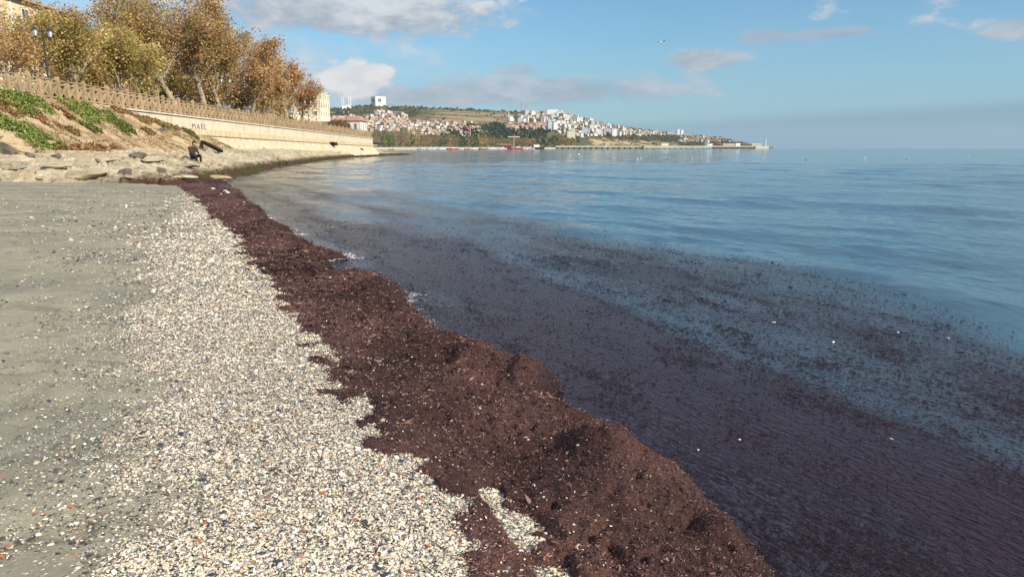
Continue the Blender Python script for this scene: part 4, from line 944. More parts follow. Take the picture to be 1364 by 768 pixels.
TR = [ # u, X, H, spread, palette, leaves, label, sparse
 (-28, -32.1, 6.2, 1.1, BRN, 6000, 'reddish brown plane tree crown hiding the front of the apartment house', 0),
 (28, -33.1, 6.3, 1.1, BRN[:3] + OCH[:2], 6000, 'russet plane tree before the apartment house windows', 0),
 (66, -33.6, 7.0, 1.0, OCH + OLV[:1], 7000, 'golden olive plane tree behind the nearest lamp post', 0),
 (100, -32.6, 7.4, 0.95, OCH + OLV, 8500, 'plane tree with a pale curving trunk just past the nearest lamp post', 0),
 (126, -32.8, 8.8, 0.85, OCH + BRN[:1], 10500, 'golden plane tree with a pale forked trunk and a tall pointed crown', 0),
 (160, -33.1, 8.0, 1.0, OCH + OLV[:2], 10000, 'dense golden plane tree between the forked trunk and the red house', 0),
 (196, -33.1, 8.0, 1.0, OCH[:4] + OLV[:2], 10000, 'dense ochre plane tree in front of the red house', 0),
 (216, -36.1, 15.2, 0.70, BRN[:3] + OLV[:2], 6500, 'tall thin-leaved plane tree with sky showing through its crown', 0.8),
 (247, -33.1, 13.2, 0.85, OCH[:3] + BRN[:2], 12500, 'plane tree with a slender bare pole-like stem next to the warning sign', 0.2),
 (276, -33.4, 14.0, 0.9, BRN + OCH[:2], 15000, 'tallest brown plane tree with a twisted pale trunk', 0.1),
 (303, -32.8, 12.2, 0.95, BRN + OCH, 15000, 'broad brown plane tree behind the middle lamp post', 0.0),
 (334, -34.1, 11.6, 0.9, BRN[:3] + RST + OCH[:1], 12000, 'rust-coloured plane tree past the middle lamp post', 0.1),
 (356, -33.4, 10.0, 0.95, RST + OCH[:2], 11000, 'orange plane tree with dark leaning stems', 0.1),
 (381, -33.8, 12.0, 0.95, BRN[:3] + RST[:2] + OCH[:1], 9500, 'twiggy half-bare orange plane tree, last before the houses', 0.7),
 (408, -35.6, 10.6, 1.15, BRN + RST[:1], 6500, 'sparse brown plane tree over the two people on the promenade', 0.6)]
for i, (u, X_, H, spd, pal, nl, lab, spr) in enumerate(TR):
    H *= KS
    plane_tree(tpos(u, X_), H, spd, pal, int(nl * 0.9), 500 + i, lab, 0.2 if H > 9 else 0.2, 0.085 + 0.00022 * (u + 30), spr, (0.1 * math.sin(i * 3), 0.2 * math.cos(i * 2)))
for i, (u, X_, H, pal, lab) in enumerate([(232, -42, 9.5, OCH + OLV, 'ochre tree across the road behind the slender stem'), (262, -42, 10, BRN + OCH, 'brown tree across the road behind the twisted trunk'), (292, -41, 9.5, OCH + BRN[:2], 'yellow-brown tree across the road behind the broad brown plane tree'),
        (322, -41, 9.5, BRN + RST[:1], 'brown tree across the road behind the rust-coloured plane tree'), (350, -40, 9, RST + OCH, 'orange-brown tree across the road behind the leaning stems'), (374, -39, 8.5, BRN + OLV, 'dull brown tree across the road behind the half-bare plane tree'), (140, -40, 8, OCH, 'golden tree across the road behind the forked trunk')]):
    plane_tree(tpos(u, X_), H * KS, 1.0, pal, 9500, 560 + i, lab, 0.14, 0.16, 0.0, (0, 0), 'roadside_tree', 'trees across the road')
def shrub(loc, rx, ry, rz, pal, n, seed, label, name='shrub', cat='shrub', group='shrubs behind the fence', ls=0.12):
    rn = np.random.default_rng(seed); root = empty(name, loc, label, cat, group)
    q = rn.normal(0, 1, (n, 3)); q /= np.linalg.norm(q, axis=1)[:, None]; q *= rn.uniform(0.45, 1.0, (n, 1)) ** 0.6
    q *= 1 + 0.28 * fbm(q[:, 0] * 2.4 + seed, q[:, 1] * 2.4 + q[:, 2] * 2, seed, 3)[:, None]
    P = q * np.array([rx, ry, rz]) + np.array([0, 0, rz * 0.9]); P = P[P[:, 2] > 0.05]
    V, F, Cc = leaf_cards(P, rn.uniform(.7, 1.3, len(P)) * ls, pick(pal, [1] * len(pal), len(P), rn, .3), rn, .3)
    mk('crown', np_mesh('crown', V, F, False, Cc), M_leaf, root)
    mb = MB()
    for k in range(4): a = k * 1.6 + seed; mb.tube([(0, 0, 0), (rx * .3 * math.cos(a), ry * .3 * math.sin(a), rz * .7), (rx * .5 * math.cos(a), ry * .5 * math.sin(a), rz * 1.3)], [0.05, .035, .015], 5)
    part(mb, 'stems', M_bark, root); return root
GRN = [(0.05, 0.075, 0.02), (0.08, 0.10, 0.03), (0.04, 0.05, 0.02)]
shrub(tpos(93, -31.0), 0.6, 0.9, 0.9, GRN, 2600, 1, 'dark green clipped shrub beside the nearest lamp post')
shrub(tpos(372, -30.8), 1.0, 1.5, 1.0, GRN + BRN[:1], 2600, 2, 'dark shrub under the orange trees')
shrub(tpos(388, -31.2), 1.2, 1.6, 1.3, BRN + OLV, 2600, 3, 'brown undergrowth between the last plane trees')
shrub(tpos(268, -33.0), 1.2, 2.2, 1.4, BRN + OCH[:1], 3000, 4, 'reddish hedge plant behind the warning sign')
shrub(tpos(320, -33.0), 1.2, 2.5, 1.4, OCH + BRN[:1], 3000, 5, 'yellow-brown hedge plant past the middle lamp post')
shrub(tpos(290, -33.2), 1.2, 2.5, 1.5, BRN, 3000, 6, 'dark brown hedge plant behind the twisted trunk')
shrub(tpos(346, -33.2), 1.2, 2.5, 1.5, RST + OCH[:1], 3000, 7, 'orange hedge plant between the leaning stems')
shrub((-43.2, 180, 3.6), 3.2, 4, 2.6, RST + BRN, 6500, 8, 'large russet shrub mass beyond the end of the fence', ls=0.2)
shrub((-48.6, 190, 3.6), 3.0, 4, 2.4, BRN + OLV, 5500, 9, 'brown shrub mass next to the cream house past the trees', ls=0.2)

# ------------------------------------------------------------------ houses by the promenade
M_pane = simple('dark_window', (0.05, 0.06, 0.07), 0.15, 0.5)
M_trim = simple('white_trim', (0.72, 0.70, 0.65), 0.7)
M_tile = simple('red_roof_tile', (0.36, 0.19, 0.125), 0.85, 0.2, 0.25, 1.5)
def townhouse(name, label, x0, x1, y0, y1, zb, h, m, floors, bays, roof='hip', trim=True, door=True, awn=None):
    x0, x1, y0, y1, h = x0 * KS, x1 * KS, y0 * KS, y1 * KS, h * KS; zb = CH + (zb - CH) * KS
    cx, cy = (x0 + x1) / 2, (y0 + y1) / 2
    root = empty(name, (cx, cy, zb), label, 'house', 'houses behind the promenade trees'); hx, hy = (x1 - x0) / 2, (y1 - y0) / 2
    part(MB().box(-hx, hx, -hy, hy, -0.3, h), 'wall', m, root)
    fh = h / floors; bw = 2 * hy / bays; ww = min(1.15, bw * 0.45)
    pane = MB().box(-0.03, 0.03, -ww / 2 + .06, ww / 2 - .06, .06, fh * 0.5 - .06).mesh('pane'); pane.materials.append(M_pane)
    fr = MB()
    for a in ((-ww / 2, -ww / 2 + .07, 0, fh * .5), (ww / 2 - .07, ww / 2, 0, fh * .5), (-.03, .03, 0, fh * .5)): fr.box(-.02, .06, a[0], a[1], a[2], a[3])
    fr.box(-.02, .05, -ww / 2, ww / 2, fh * .5 - .07, fh * .5); fr.box(-.02, .12, -ww / 2 - .08, ww / 2 + .08, -.08, 0.0)
    frm = fr.mesh('window'); frm.materials.append(M_trim)
    for f in range(floors):
        for b in range(bays):
            w = bpy.data.objects.new('window', frm); COL.objects.link(w); w.parent = root; w.location = (hx, -hy + bw * (b + .5), fh * f + fh * .28)
            p = bpy.data.objects.new('pane', pane); COL.objects.link(p); p.parent = w
    nbx = max(2, int(2 * hx / 3.0))                                  # windows on the end facing the viewer
    for f in range(floors):
        for b in range(nbx):
            w = bpy.data.objects.new('window', frm); COL.objects.link(w); w.parent = root; w.location = (-hx + 2 * hx / nbx * (b + .5), -hy, fh * f + fh * .28); w.rotation_euler = (0, 0, -math.pi / 2)
            p = bpy.data.objects.new('pane', pane); COL.objects.link(p); p.parent = w
    if trim:
        for f in range(1, floors + 1): part(MB().box(-hx - .08, hx + .09, -hy - .08, hy + .08, fh * f - .12, fh * f + .02), 'string_course', M_trim, root)
        for b in range(bays + 1): y = -hy + bw * b; part(MB().box(hx - .02, hx + .07, y - .14, y + .14, 0, h - .13), 'pilaster', M_trim, root)
    e = 0.6
    if roof == 'hip':
        rz = h + min(hx, hy) * 0.45; k = max(hy - hx, 0); k2 = max(hx - hy, 0)
        mb = MB(); mb.add([(-hx - e, -hy - e, h + .03), (hx + e, -hy - e, h + .03), (hx + e, hy + e, h + .03), (-hx - e, hy + e, h + .03), (-k2, -k, rz), (k2, k, rz)] if hy >= hx else
                          [(-hx - e, -hy - e, h + .03), (hx + e, -hy - e, h + .03), (hx + e, hy + e, h + .03), (-hx - e, hy + e, h + .03), (-k2, 0, rz), (k2, 0, rz)],
                          [(0, 1, 4), (1, 2, 5, 4), (2, 3, 5), (3, 0, 4, 5), (3, 2, 1, 0)] if hy >= hx else [(0, 1, 5, 4), (1, 2, 5), (2, 3, 4, 5), (3, 0, 4), (3, 2, 1, 0)])
        ro = part(mb, 'roof', M_tile, root); part(MB().box(-.4, .4, 1, 1.8, h + .3, rz + .7), 'chimney', M_trim, ro)
    else:
        ro = part(MB().box(-hx - .25, hx + .25, -hy - .25, hy + .25, h + .02, h + .35), 'roof', M_trim, root)
    if door: d = part(MB().box(hx - .02, hx + .05, -.55, .55, 0, 2.2), 'door', simple('door_wood', (0.10, 0.06, 0.04), 0.6), root); part(MB().box(hx + .05, hx + .09, .35, .42, 1.0, 1.2), 'handle', M_trim, d)
    return root
M_cr = simple('cream_render', (0.66, 0.56, 0.36), 0.9, 0.2, 0.1, 0.6); M_cr2 = simple('warm_white_render', (0.70, 0.64, 0.54), 0.9, 0.2, 0.1, 0.6)
M_red = simple('dusky_red_render', (0.36, 0.10, 0.085), 0.9, 0.2, 0.15, 0.6); M_pink = simple('salmon_render', (0.62, 0.36, 0.25), 0.9, 0.2, 0.12, 0.6)
z0 = 4.3
townhouse('apartment_house', 'tall cream apartment house with white pilasters behind the first plane trees', -60, -45, 52, 74.5, z0, 10.6, M_cr, 4, 6)
townhouse('town_house', 'dusky red two-storey house with white trim between the plane trees', -58, -46.5, 81.5, 90, z0, 6.4, M_red, 2, 3)
townhouse('town_house', 'narrow white house next to the dusky red one', -58, -46.2, 90.3, 97, z0, 7.4, M_cr2, 2, 2)
townhouse('town_house', 'warm cream house behind the second lamp post', -58, -46, 76, 81.2, z0, 5.6, M_cr2, 2, 2)
if 0: townhouse('town_house', 'salmon house half hidden behind the brown plane trees', -58, -46, 99, 112, z0 - .2, 8.5, M_pink, 3, 4)
if 0: townhouse('town_house', 'pale house behind the tallest plane tree', -58, -46, 114, 128, z0 - .3, 9.5, M_cr2, 3, 4)
townhouse('town_house', 'bright cream house past the last plane trees', -62, -51.5, 171, 186, 3.2, 6.6, M_cr, 2, 4, 'flat')
townhouse('apartment_block', 'slender white apartment block rising behind the bright cream house', -71, -62, 235, 247, 3.0, 16.5, M_cr, 6, 4, 'flat')
townhouse('town_house', 'orange house below the hillside town past the fence end', -66, -57, 232, 246, 3.0, 7.0, M_pink, 3, 4, 'flat')
townhouse('town_house', 'white house with red roof right of the orange house', -62, -53, 252, 264, 3.0, 8.0, M_cr2, 2, 3)

# ------------------------------------------------------------------ cars, sign, people on the promenade
def car(label, loc, color, rotz):
    root = empty('parked_car', loc, label, 'car', 'cars parked along the road', rotz); m = simple('car_paint', color, 0.25, 0.5, Coat_Weight=0.6)
    xs_ = [-2.1, -2.05, -1.5, -1.35, 1.0, 1.3, 2.0, 2.1]; 
    prof = [(-2.1, .35), (-2.12, .75), (-1.9, .92), (-1.2, .95), (-0.55, 1.42), (0.75, 1.45), (1.45, 1.0), (2.02, .92), (2.1, .6), (2.08, .32)]
    mb = MB(); vs = []
    for s, inset in ((-0.86, 1), (0.86, 1)):
        for (x, z) in prof: vs.append((x, s * (0.80 if z > 1.2 else 1.0), z))
    n = len(prof); fs = [tuple(range(n))[::-1], tuple(range(n, 2 * n))] + [(k, (k + 1) % n, n + (k + 1) % n, n + k) for k in range(n)]
    mb.add(vs, fs); part(mb, 'body', m, root)
    for s in (-1, 1):
        gl = MB(); gl.add([(-1.05, s * .872, .98), (1.3, s * .872, 1.0), (.72, s * .715, 1.40), (-.52, s * .715, 1.38)], [(0, 1, 2, 3)]); part(gl, 'side_window', M_pane, root)
    gl = MB(); gl.add([(1.44, -.72, 1.03), (1.44, .72, 1.03), (.80, .60, 1.43), (.80, -.60, 1.43)], [(0, 1, 2, 3)]); part(gl, 'windscreen', M_pane, root)
    gl = MB(); gl.add([(-1.24, -.72, .98), (-1.24, .72, .98), (-.62, .60, 1.39), (-.62, -.60, 1.39)], [(3, 2, 1, 0)]); part(gl, 'rear_window', M_pane, root)
    for x in (-1.3, 1.3):
        for s in (-1, 1):
            w = MB(); w.tube([(x, s * .68, .32), (x, s * .88, .32)], [.32, .32], 16); wo_ = part(w, 'wheel', simple('tyre', (0.02, 0.02, 0.02), 0.8), root)
            w = MB(); w.tube([(x, s * .86, .32), (x, s * .895, .32)], [.19, .18], 12); part(w, 'rim', simple('rim_metal', (0.5, 0.5, 0.5), 0.35), wo_)
    for s in (-.6, .6): part(MB().box(2.04, 2.11, s - .18, s + .18, .62, .78), 'headlight', simple('lamp_lens', (0.8, 0.8, 0.78), 0.2), root)
    return root
for (u, colr, lab) in ((85, (0.03, 0.035, 0.05), 'dark blue car parked behind the fence near the first lamp'), (115, (0.65, 0.65, 0.64), 'white car parked behind the fence near the pale trunks'), (168, (0.6, 0.62, 0.64), 'pale silver car parked before the red house'), (205, (0.05, 0.05, 0.055), 'black car parked before the white house')):
    X_ = -41.9; Y_ = X_ * HPX / (u - 682); car(lab, (X_, Y_, float(Pz(Y_)) - 0.12), colr, math.pi / 2)
X_ = -35.6; Y_ = X_ * HPX / (241.5 - 682); zz = float(Pz(Y_)) - .02
sg = empty('warning_sign', (X_, Y_, zz), 'red and white triangular warning sign on a thin post behind the fence', 'sign', None, 0.55)
part(MB().tube([(0, 0, 0), (0, 0, 1.75)], [.03, .03], 8), 'post', simple('galvanised', (0.35, 0.36, 0.37), 0.5, Metallic=0.6), sg)
def tri(s, y, th): return MB().add([(-s, y, -s * .58), (s, y, -s * .58), (0, y, s * 1.15), (-s, y + th, -s * .58), (s, y + th, -s * .58), (0, y + th, s * 1.15)], [(0, 1, 2), (5, 4, 3), (0, 3, 4, 1), (1, 4, 5, 2), (2, 5, 3, 0)])
tb = tri(.46, -.06, .03); tb.v = [(x, y, z + 1.6) for x, y, z in tb.v]; pl = part(tb, 'plate', simple('sign_red', (0.55, 0.04, 0.03), 0.5), sg)
tb = tri(.31, -.066, .006); tb.v = [(x, y, z + 1.6) for x, y, z in tb.v]; part(tb, 'white_field', M_trim, pl)
part(MB().box(-.05, .05, -.074, -.066, 1.50, 1.74), 'symbol', M_iron, pl)

def person(name, label, loc, rotz, joints, edges, rad, regions, mats_, head, hair_m, skin_m, group=None, hairshape=1.0):
    root = empty(name, loc, label, 'person', group, rotz)
    me = bpy.data.meshes.new('b'); keys = list(joints); me.from_pydata([joints[k] for k in keys], [(keys.index(a), keys.index(b)) for a, b in edges], []); me.update()
    o = bpy.data.objects.new('b', me); COL.objects.link(o); md = o.modifiers.new('s', 'SKIN'); md.use_smooth_shade = True; o.modifiers.new('u', 'SUBSURF').levels = 2
    sv = me.skin_vertices[0].data
    for i, k in enumerate(keys): sv[i].radius = (rad[k], rad[k]); sv[i].use_root = (k == 'pelvis')
    dg = bpy.context.evaluated_depsgraph_get(); bme = bpy.data.meshes.new_from_object(o.evaluated_get(dg)); bpy.data.objects.remove(o)
    for m in mats_: bme.materials.append(m)
    for p in bme.polygons: p.material_index = regions(p.center); p.use_smooth = True
    mk('body', bme, None, root)
    # head with nose, ears, eyes; hair as a child
    hc = Vector(head[0]); hr = 0.105; pit = head[1]
    bm = bmesh.new(); bmesh.ops.create_icosphere(bm, subdivisions=3, radius=1)
    for v in bm.verts:
        x, y, z = v.co; sx = 0.095 if x > 0 else 0.10
        if z < -0.2: x = x * (1 - 0.25 * (-z - 0.2)) + 0.12
        if x > 0.8 and abs(y) < 0.3 and -0.35 < z < 0.15: x += 0.22
        if abs(y) > 0.9 and abs(z) < 0.35: y *= 1.12
        if x > .7 and .05 < z < .3 and .2 < abs(y) < .5: x -= 0.08
        v.co = Vector((x * sx, y * 0.078, z * 0.125))
    mh = bpy.data.meshes.new('head'); bm.to_mesh(mh); bm.free(); mh.polygons.foreach_set('use_smooth', [True] * len(mh.polygons))
    ho = mk('head', mh, skin_m, root); ho.location = hc; ho.rotation_euler = (0, pit, 0)
    bm = bmesh.new(); bmesh.ops.create_icosphere(bm, subdivisions=3, radius=1); dl = []
    for v in bm.verts:
        x, y, z = v.co
        if x > 0.45 and z < 0.45: dl.append(v); continue
        if z < -0.6: dl.append(v); continue
        j = 1 + 0.08 * math.sin(9 * x + 7 * y) * math.sin(8 * z)
        v.co = Vector((x * 0.112 * j - 0.012, y * 0.095 * j, z * 0.14 * j + 0.012))
    bmesh.ops.delete(bm, geom=dl, context='VERTS'); hh_ = bpy.data.meshes.new('hair'); bm.to_mesh(hh_); bm.free()
    mk('hair', hh_, hair_m, ho); return root
M_skin = simple('skin', (0.50, 0.29, 0.20), 0.6, 0.3); M_hair = simple('dark_hair', (0.015, 0.011, 0.009), 0.6, 0.3)
M_jack = simple('brown_jacket', (0.055, 0.040, 0.030), 0.85, 0.2, 0.25, 12, 0.4, 25); M_jean = simple('dark_trousers', (0.014, 0.018, 0.026), 0.85, 0.2, 0.25, 12); M_shoe = simple('black_shoe', (0.01, 0.01, 0.01), 0.6); M_coat = simple('black_coat', (0.012, 0.012, 0.014), 0.85, 0.2, 0.2, 12)
J = dict(pelvis=(0, 0, .13), waist=(-.02, 0, .33), chest=(.04, 0, .54), neck=(.14, 0, .69), nk2=(.17, 0, .75))
R_ = dict(pelvis=.165, waist=.155, chest=.17, neck=.075, nk2=.06)
E = [('pelvis', 'waist'), ('waist', 'chest'), ('chest', 'neck'), ('neck', 'nk2')]
for s, t in ((1, 'l'), (-1, 'r')):
    J.update({'hip' + t: (.10, .10 * s, .12), 'knee' + t: (.50, .13 * s, .20 + .04 * s), 'ank' + t: (.52, .13 * s, -.20), 'toe' + t: (.72, .14 * s, -.235),
              'sh' + t: (.06, .19 * s, .60), 'elb' + t: (.20, .24 * s, .34), 'wr' + t: (.43, .12 * s, .32), 'pa' + t: (.50, .09 * s, .32)})
    R_.update({'hip' + t: .105, 'knee' + t: .075, 'ank' + t: .055, 'toe' + t: .045, 'sh' + t: .085, 'elb' + t: .062, 'wr' + t: .042, 'pa' + t: .04})
    E += [('pelvis', 'hip' + t), ('hip' + t, 'knee' + t), ('knee' + t, 'ank' + t), ('ank' + t, 'toe' + t), ('chest', 'sh' + t), ('sh' + t, 'elb' + t), ('elb' + t, 'wr' + t), ('wr' + t, 'pa' + t)]
    for f in range(5):
        k = 'f%d' % f + t; yy_ = (.09 + (f - 2) * .017) * s; J[k] = (.565 - .012 * abs(f - 2), yy_, .315); J[k + 'b'] = (.59 - .014 * abs(f - 2), yy_, .285); R_[k] = .010; R_[k + 'b'] = .008; E += [('pa' + t, k), (k, k + 'b')]
def reg(c):
    if c.z < -.15: return 2
    if c.x > .44 and c.z > .26 and abs(c.y) < .17: return 3
    if c.z < .20 or (c.x > .30 and c.z < .285): return 1
    if c.x > .13 and c.z > .70: return 3
    return 0
sp_ = ground_hit(257, 212.5)
sz_ = float(shelf_z(sp_[0], sp_[1]))
seat = person('person', 'person in a brown jacket and dark trousers sitting hunched on the rocks', (sp_[0], sp_[1], sz_ - 0.02), -0.55, J, E, R_, reg, [M_jack, M_jean, M_shoe, M_skin], ((.22, 0, .855), 0.45), M_hair, M_skin)
seat.scale = (1.12, 1.12, 1.12)
J = dict(pelvis=(0, 0, .95), waist=(0, 0, 1.12), chest=(0, 0, 1.32), neck=(.01, 0, 1.50), nk2=(.02, 0, 1.56)); R_ = dict(pelvis=.15, waist=.14, chest=.16, neck=.07, nk2=.055)
E = [('pelvis', 'waist'), ('waist', 'chest'), ('chest', 'neck'), ('neck', 'nk2')]
for s, t in ((1, 'l'), (-1, 'r')):
    J.update({'hip' + t: (0, .10 * s, .90), 'knee' + t: (.03 + .08 * s, .10 * s, .50), 'ank' + t: (.10 * s, .10 * s, .08), 'toe' + t: (.16 + .10 * s, .11 * s, .04), 'sh' + t: (0, .19 * s, 1.40), 'elb' + t: (-.03, .25 * s, 1.12), 'wr' + t: (.12, .22 * s, .92), 'pa' + t: (.16, .21 * s, .86)})
    R_.update({'hip' + t: .095, 'knee' + t: .068, 'ank' + t: .05, 'toe' + t: .04, 'sh' + t: .08, 'elb' + t: .058, 'wr' + t: .042, 'pa' + t: .038})
    E += [('pelvis', 'hip' + t), ('hip' + t, 'knee' + t), ('knee' + t, 'ank' + t), ('ank' + t, 'toe' + t), ('chest', 'sh' + t), ('sh' + t, 'elb' + t), ('elb' + t, 'wr' + t), ('wr' + t, 'pa' + t)]
    for f in range(5):
        k = 'f%d' % f + t; J[k] = (.16 + (f - 2) * .017, .215 * s, .80); J[k + 'b'] = (.17 + (f - 2) * .016, .205 * s, .765); R_[k] = .010; R_[k + 'b'] = .008; E += [('pa' + t, k), (k, k + 'b')]
reg2 = lambda c: 2 if c.z < .1 else (1 if c.z < .84 and abs(c.y) < .19 else (3 if c.z < .875 or c.z > 1.5 else 0))
for u, lab, rz in ((411, 'person in a black coat leaning by the fence near a lamp post', 1.2), (424.5, 'person in dark clothes walking past the cream house', -1.7)):
    X_ = -33.4; Y_ = X_ * HPX / (u - 682)
    person('person', lab, (X_, Y_, float(Pz(Y_))), rz, J, E, R_, reg2, [M_coat, M_jean, M_shoe, M_skin], ((.03, 0, 1.665), 0.1), M_hair, M_skin)
# ------------------------------------------------------------------ far headland and town
RV = ([200, 380, 420, 440, 470, 500, 540, 580, 640, 690, 740, 770, 800, 850, 900, 930, 960, 985, 1003, 1030], [150, 150, 148, 145, 142, 140, 141.5, 144, 146.5, 149, 150.5, 155, 165, 172.5, 179, 181.5, 184.5, 190, 194, 196.3])
def ridge_v(u): return np.interp(u, *RV)
def shoreD(u): return np.interp(u, [200, 480, 650, 740, 800, 900, 1000, 1030], [520, 700, 930, 1120, 1400, 1850, 2350, 2500])
def ridgeD(u): return shoreD(u) + np.interp(u, [200, 500, 740, 850, 950, 1030], [1000, 1150, 900, 700, 480, 150])
V0 = 195.6
def hill_pt(u, v):
    k = np.clip((V0 - v) / (V0 - ridge_v(u)), 0, 1); t = k ** (1 / 0.85); D = shoreD(u) + (ridgeD(u) - shoreD(u)) * t
    return at_y(float(u), float(v), float(D))
us = np.arange(200, 1032, 2.5); ts = np.concatenate([np.linspace(0, 1, 46), [1.12, 1.5]]); Vv = []
for t in ts:
    for u in us:
        D = shoreD(u) + (ridgeD(u) - shoreD(u)) * t; rv = ridge_v(u)
        v = V0 - (V0 - rv) * min(t, 1) ** 0.85; p = at_y(u, v, D)
        if t > 1: p[2] = p[2] * (1.35 - 0.35 * t) - 30 * (t - 1)
        if t == 0: p[2] = 1.2
        Vv.append(p)
Vv = np.array(Vv); tq = np.repeat(ts, len(us)); Vv[:, 2] += np.where((tq > 0) & (tq < 1), 1.6 * fbm(Vv[:, 0] * .02, Vv[:, 1] * .02, 171, 3) * np.minimum(1, tq * 6), 0); front = Vv[:len(us)].copy(); front[:, 2] = -2; front[:, 1] -= 2
Vv = np.concatenate([front, Vv])
F = grid_faces(len(ts) + 1, len(us)); UU = np.tile(us, len(ts) + 1); TT = np.concatenate([[0] * len(us), np.repeat(ts, len(us))])
cliff = sst(UU, 772, 800) * (1 - sst(UU, 893, 912)) * sst(TT, 0.02, 0.06) * (1 - sst(TT, 0.22, 0.36))
field = sst(UU, 560, 600) * (1 - sst(UU, 672, 690)) * sst(TT, 0.60, 0.68) * (1 - sst(TT, 0.90, 0.97))
me = np_mesh('hillside', Vv, F, True, attrs={'cliff': cliff, 'field': field})
g = mat('far_hillside'); n1 = g.noise(g.pos, 0.012, 6, 0.65); n2 = g.noise(g.pos, 0.06, 5, 0.65)
c = g.mix(g.smooth(n1, 0.4, 0.6), (0.075, 0.085, 0.040), (0.16, 0.13, 0.075)); c = g.mix(g.math('MULTIPLY', g.smooth(n2, 0.5, 0.65), 0.6), c, (0.055, 0.062, 0.032))
fc_ = g.mix(g.smooth(g.noise(g.scalev(g.pos, 0.25, 1, 1), 0.022, 4, 0.5), 0.45, 0.55), (0.17, 0.12, 0.085), (0.31, 0.25, 0.135))
c = g.mix(g.math('MULTIPLY', g.attr('field').outputs['Fac'], 0.85), c, fc_)
c = g.mix(g.smooth(g.math('ADD', g.attr('cliff').outputs['Fac'], g.math('MULTIPLY', g.math('SUBTRACT', g.noise(g.scalev(g.pos, 1, .4, 1), 0.03, 4, 0.6), .5), 6.0)), 0.75, 1.25), c, (0.42, 0.30, 0.165))
M_hill = pset(g, c, 0.95, None, 0.1)
mk('hillside', me, M_hill, kind='structure')

HB = {'white': (0.74, 0.73, 0.70), 'cream': (0.62, 0.53, 0.38), 'pink': (0.60, 0.42, 0.33), 'orange': (0.56, 0.33, 0.17), 'bluish grey': (0.42, 0.47, 0.52), 'beige': (0.48, 0.41, 0.31)}
M_flat = simple('flat_roof', (0.34, 0.32, 0.30), 0.9); HM = {k: simple(k.replace(' ', '_') + '_far_render', v, 0.9, 0.2) for k, v in HB.items()}
M_fwin = simple('far_window', (0.16, 0.17, 0.18), 0.4); M_ftile = simple('far_roof_tile', (0.42, 0.24, 0.17), 0.9)
def far_house(style, colr):
    mb = MB(); mb.box(-.5, .5, -.4, .4, -0.8, 1.0, 0)
    fl = {'block': 5, 'hip': 2, 'gable': 2, 'flat': 3}[style]; nb = 4
    for f in range(fl):
        for b in range(nb):
            x = -.5 + (b + .5) / nb; z = (f + .32) / fl
            mb.box(x - .07, x + .07, -.415, -.39, z, z + .42 / fl, 2); mb.box(x - .07, x + .07, .39, .415, z, z + .42 / fl, 2)
        for b in range(2):
            y = -.2 + .4 * b; z = (f + .32) / fl; mb.box(.49, .515, y - .08, y + .08, z, z + .42 / fl, 2); mb.box(-.515, -.49, y - .08, y + .08, z, z + .42 / fl, 2)
    if style == 'hip': mb.add([(-.56, -.46, 1), (.56, -.46, 1), (.56, .46, 1), (-.56, .46, 1), (-.2, 0, 1.38), (.2, 0, 1.38)], [(0, 1, 5, 4), (1, 2, 5), (2, 3, 4, 5), (3, 0, 4), (3, 2, 1, 0)], 1)
    elif style == 'gable': mb.add([(-.56, -.46, 1), (.56, -.46, 1), (.56, .46, 1), (-.56, .46, 1), (-.56, 0, 1.4), (.56, 0, 1.4)], [(0, 1, 5, 4), (1, 2, 5), (2, 3, 4, 5), (3, 0, 4), (3, 2, 1, 0)], 1)
    else:
        mb.box(-.52, .52, -.42, .42, 1.002, 1.05, 1); mb.box(-.15, .12, -.1, .15, 1.05, 1.2, 0)
    m = mb.mesh('far_house'); 
    for q in (HM[colr], M_ftile if style in ('hip', 'gable') else M_flat, M_fwin): m.materials.append(q)
    return m
HMESH = {}
rg = random.Random(77)
RGN = [ # u0,u1,v0,v1,n,styles,colours,where
 (425, 545, 157, 176, 78, ('hip', 'flat', 'gable'), ('white', 'cream', 'pink', 'orange', 'white', 'beige'), 'in the crowded old town above the waterfront trees'),
 (545, 640, 164, 181, 44, ('hip', 'flat', 'gable'), ('white', 'cream', 'pink', 'beige', 'white'), 'at the pine wood side of the old town'),
 (500, 540, 150, 157, 6, ('hip', 'flat'), ('white', 'cream'), 'high on the slope under the white hilltop building'),
 (674, 728, 166.5, 173.5, 24, ('gable',), ('white', 'cream', 'pink'), 'in the terraced rows above the pine wood'),
 (692, 762, 152, 164, 26, ('hip', 'flat', 'block'), ('white', 'white', 'cream'), 'among trees below the radio masts'),
 (742, 806, 158, 182, 36, ('flat', 'block', 'hip'), ('white', 'white', 'white', 'cream', 'bluish grey'), 'on the shoulder of the headland above the jetty'),
 (800, 905, 0, 181, 46, ('block', 'hip', 'flat'), ('white', 'white', 'cream', 'pink'), 'along the top of the sandy cliffs'),
 (905, 984, 0, 190, 34, ('hip', 'flat', 'gable'), ('white', 'white', 'cream', 'pink'), 'on the low tip of the headland')]
placed = []
ROOFW = {'hip': 'hip-roofed house', 'gable': 'gabled house', 'flat': 'flat-roofed house', 'block': 'five-storey block'}
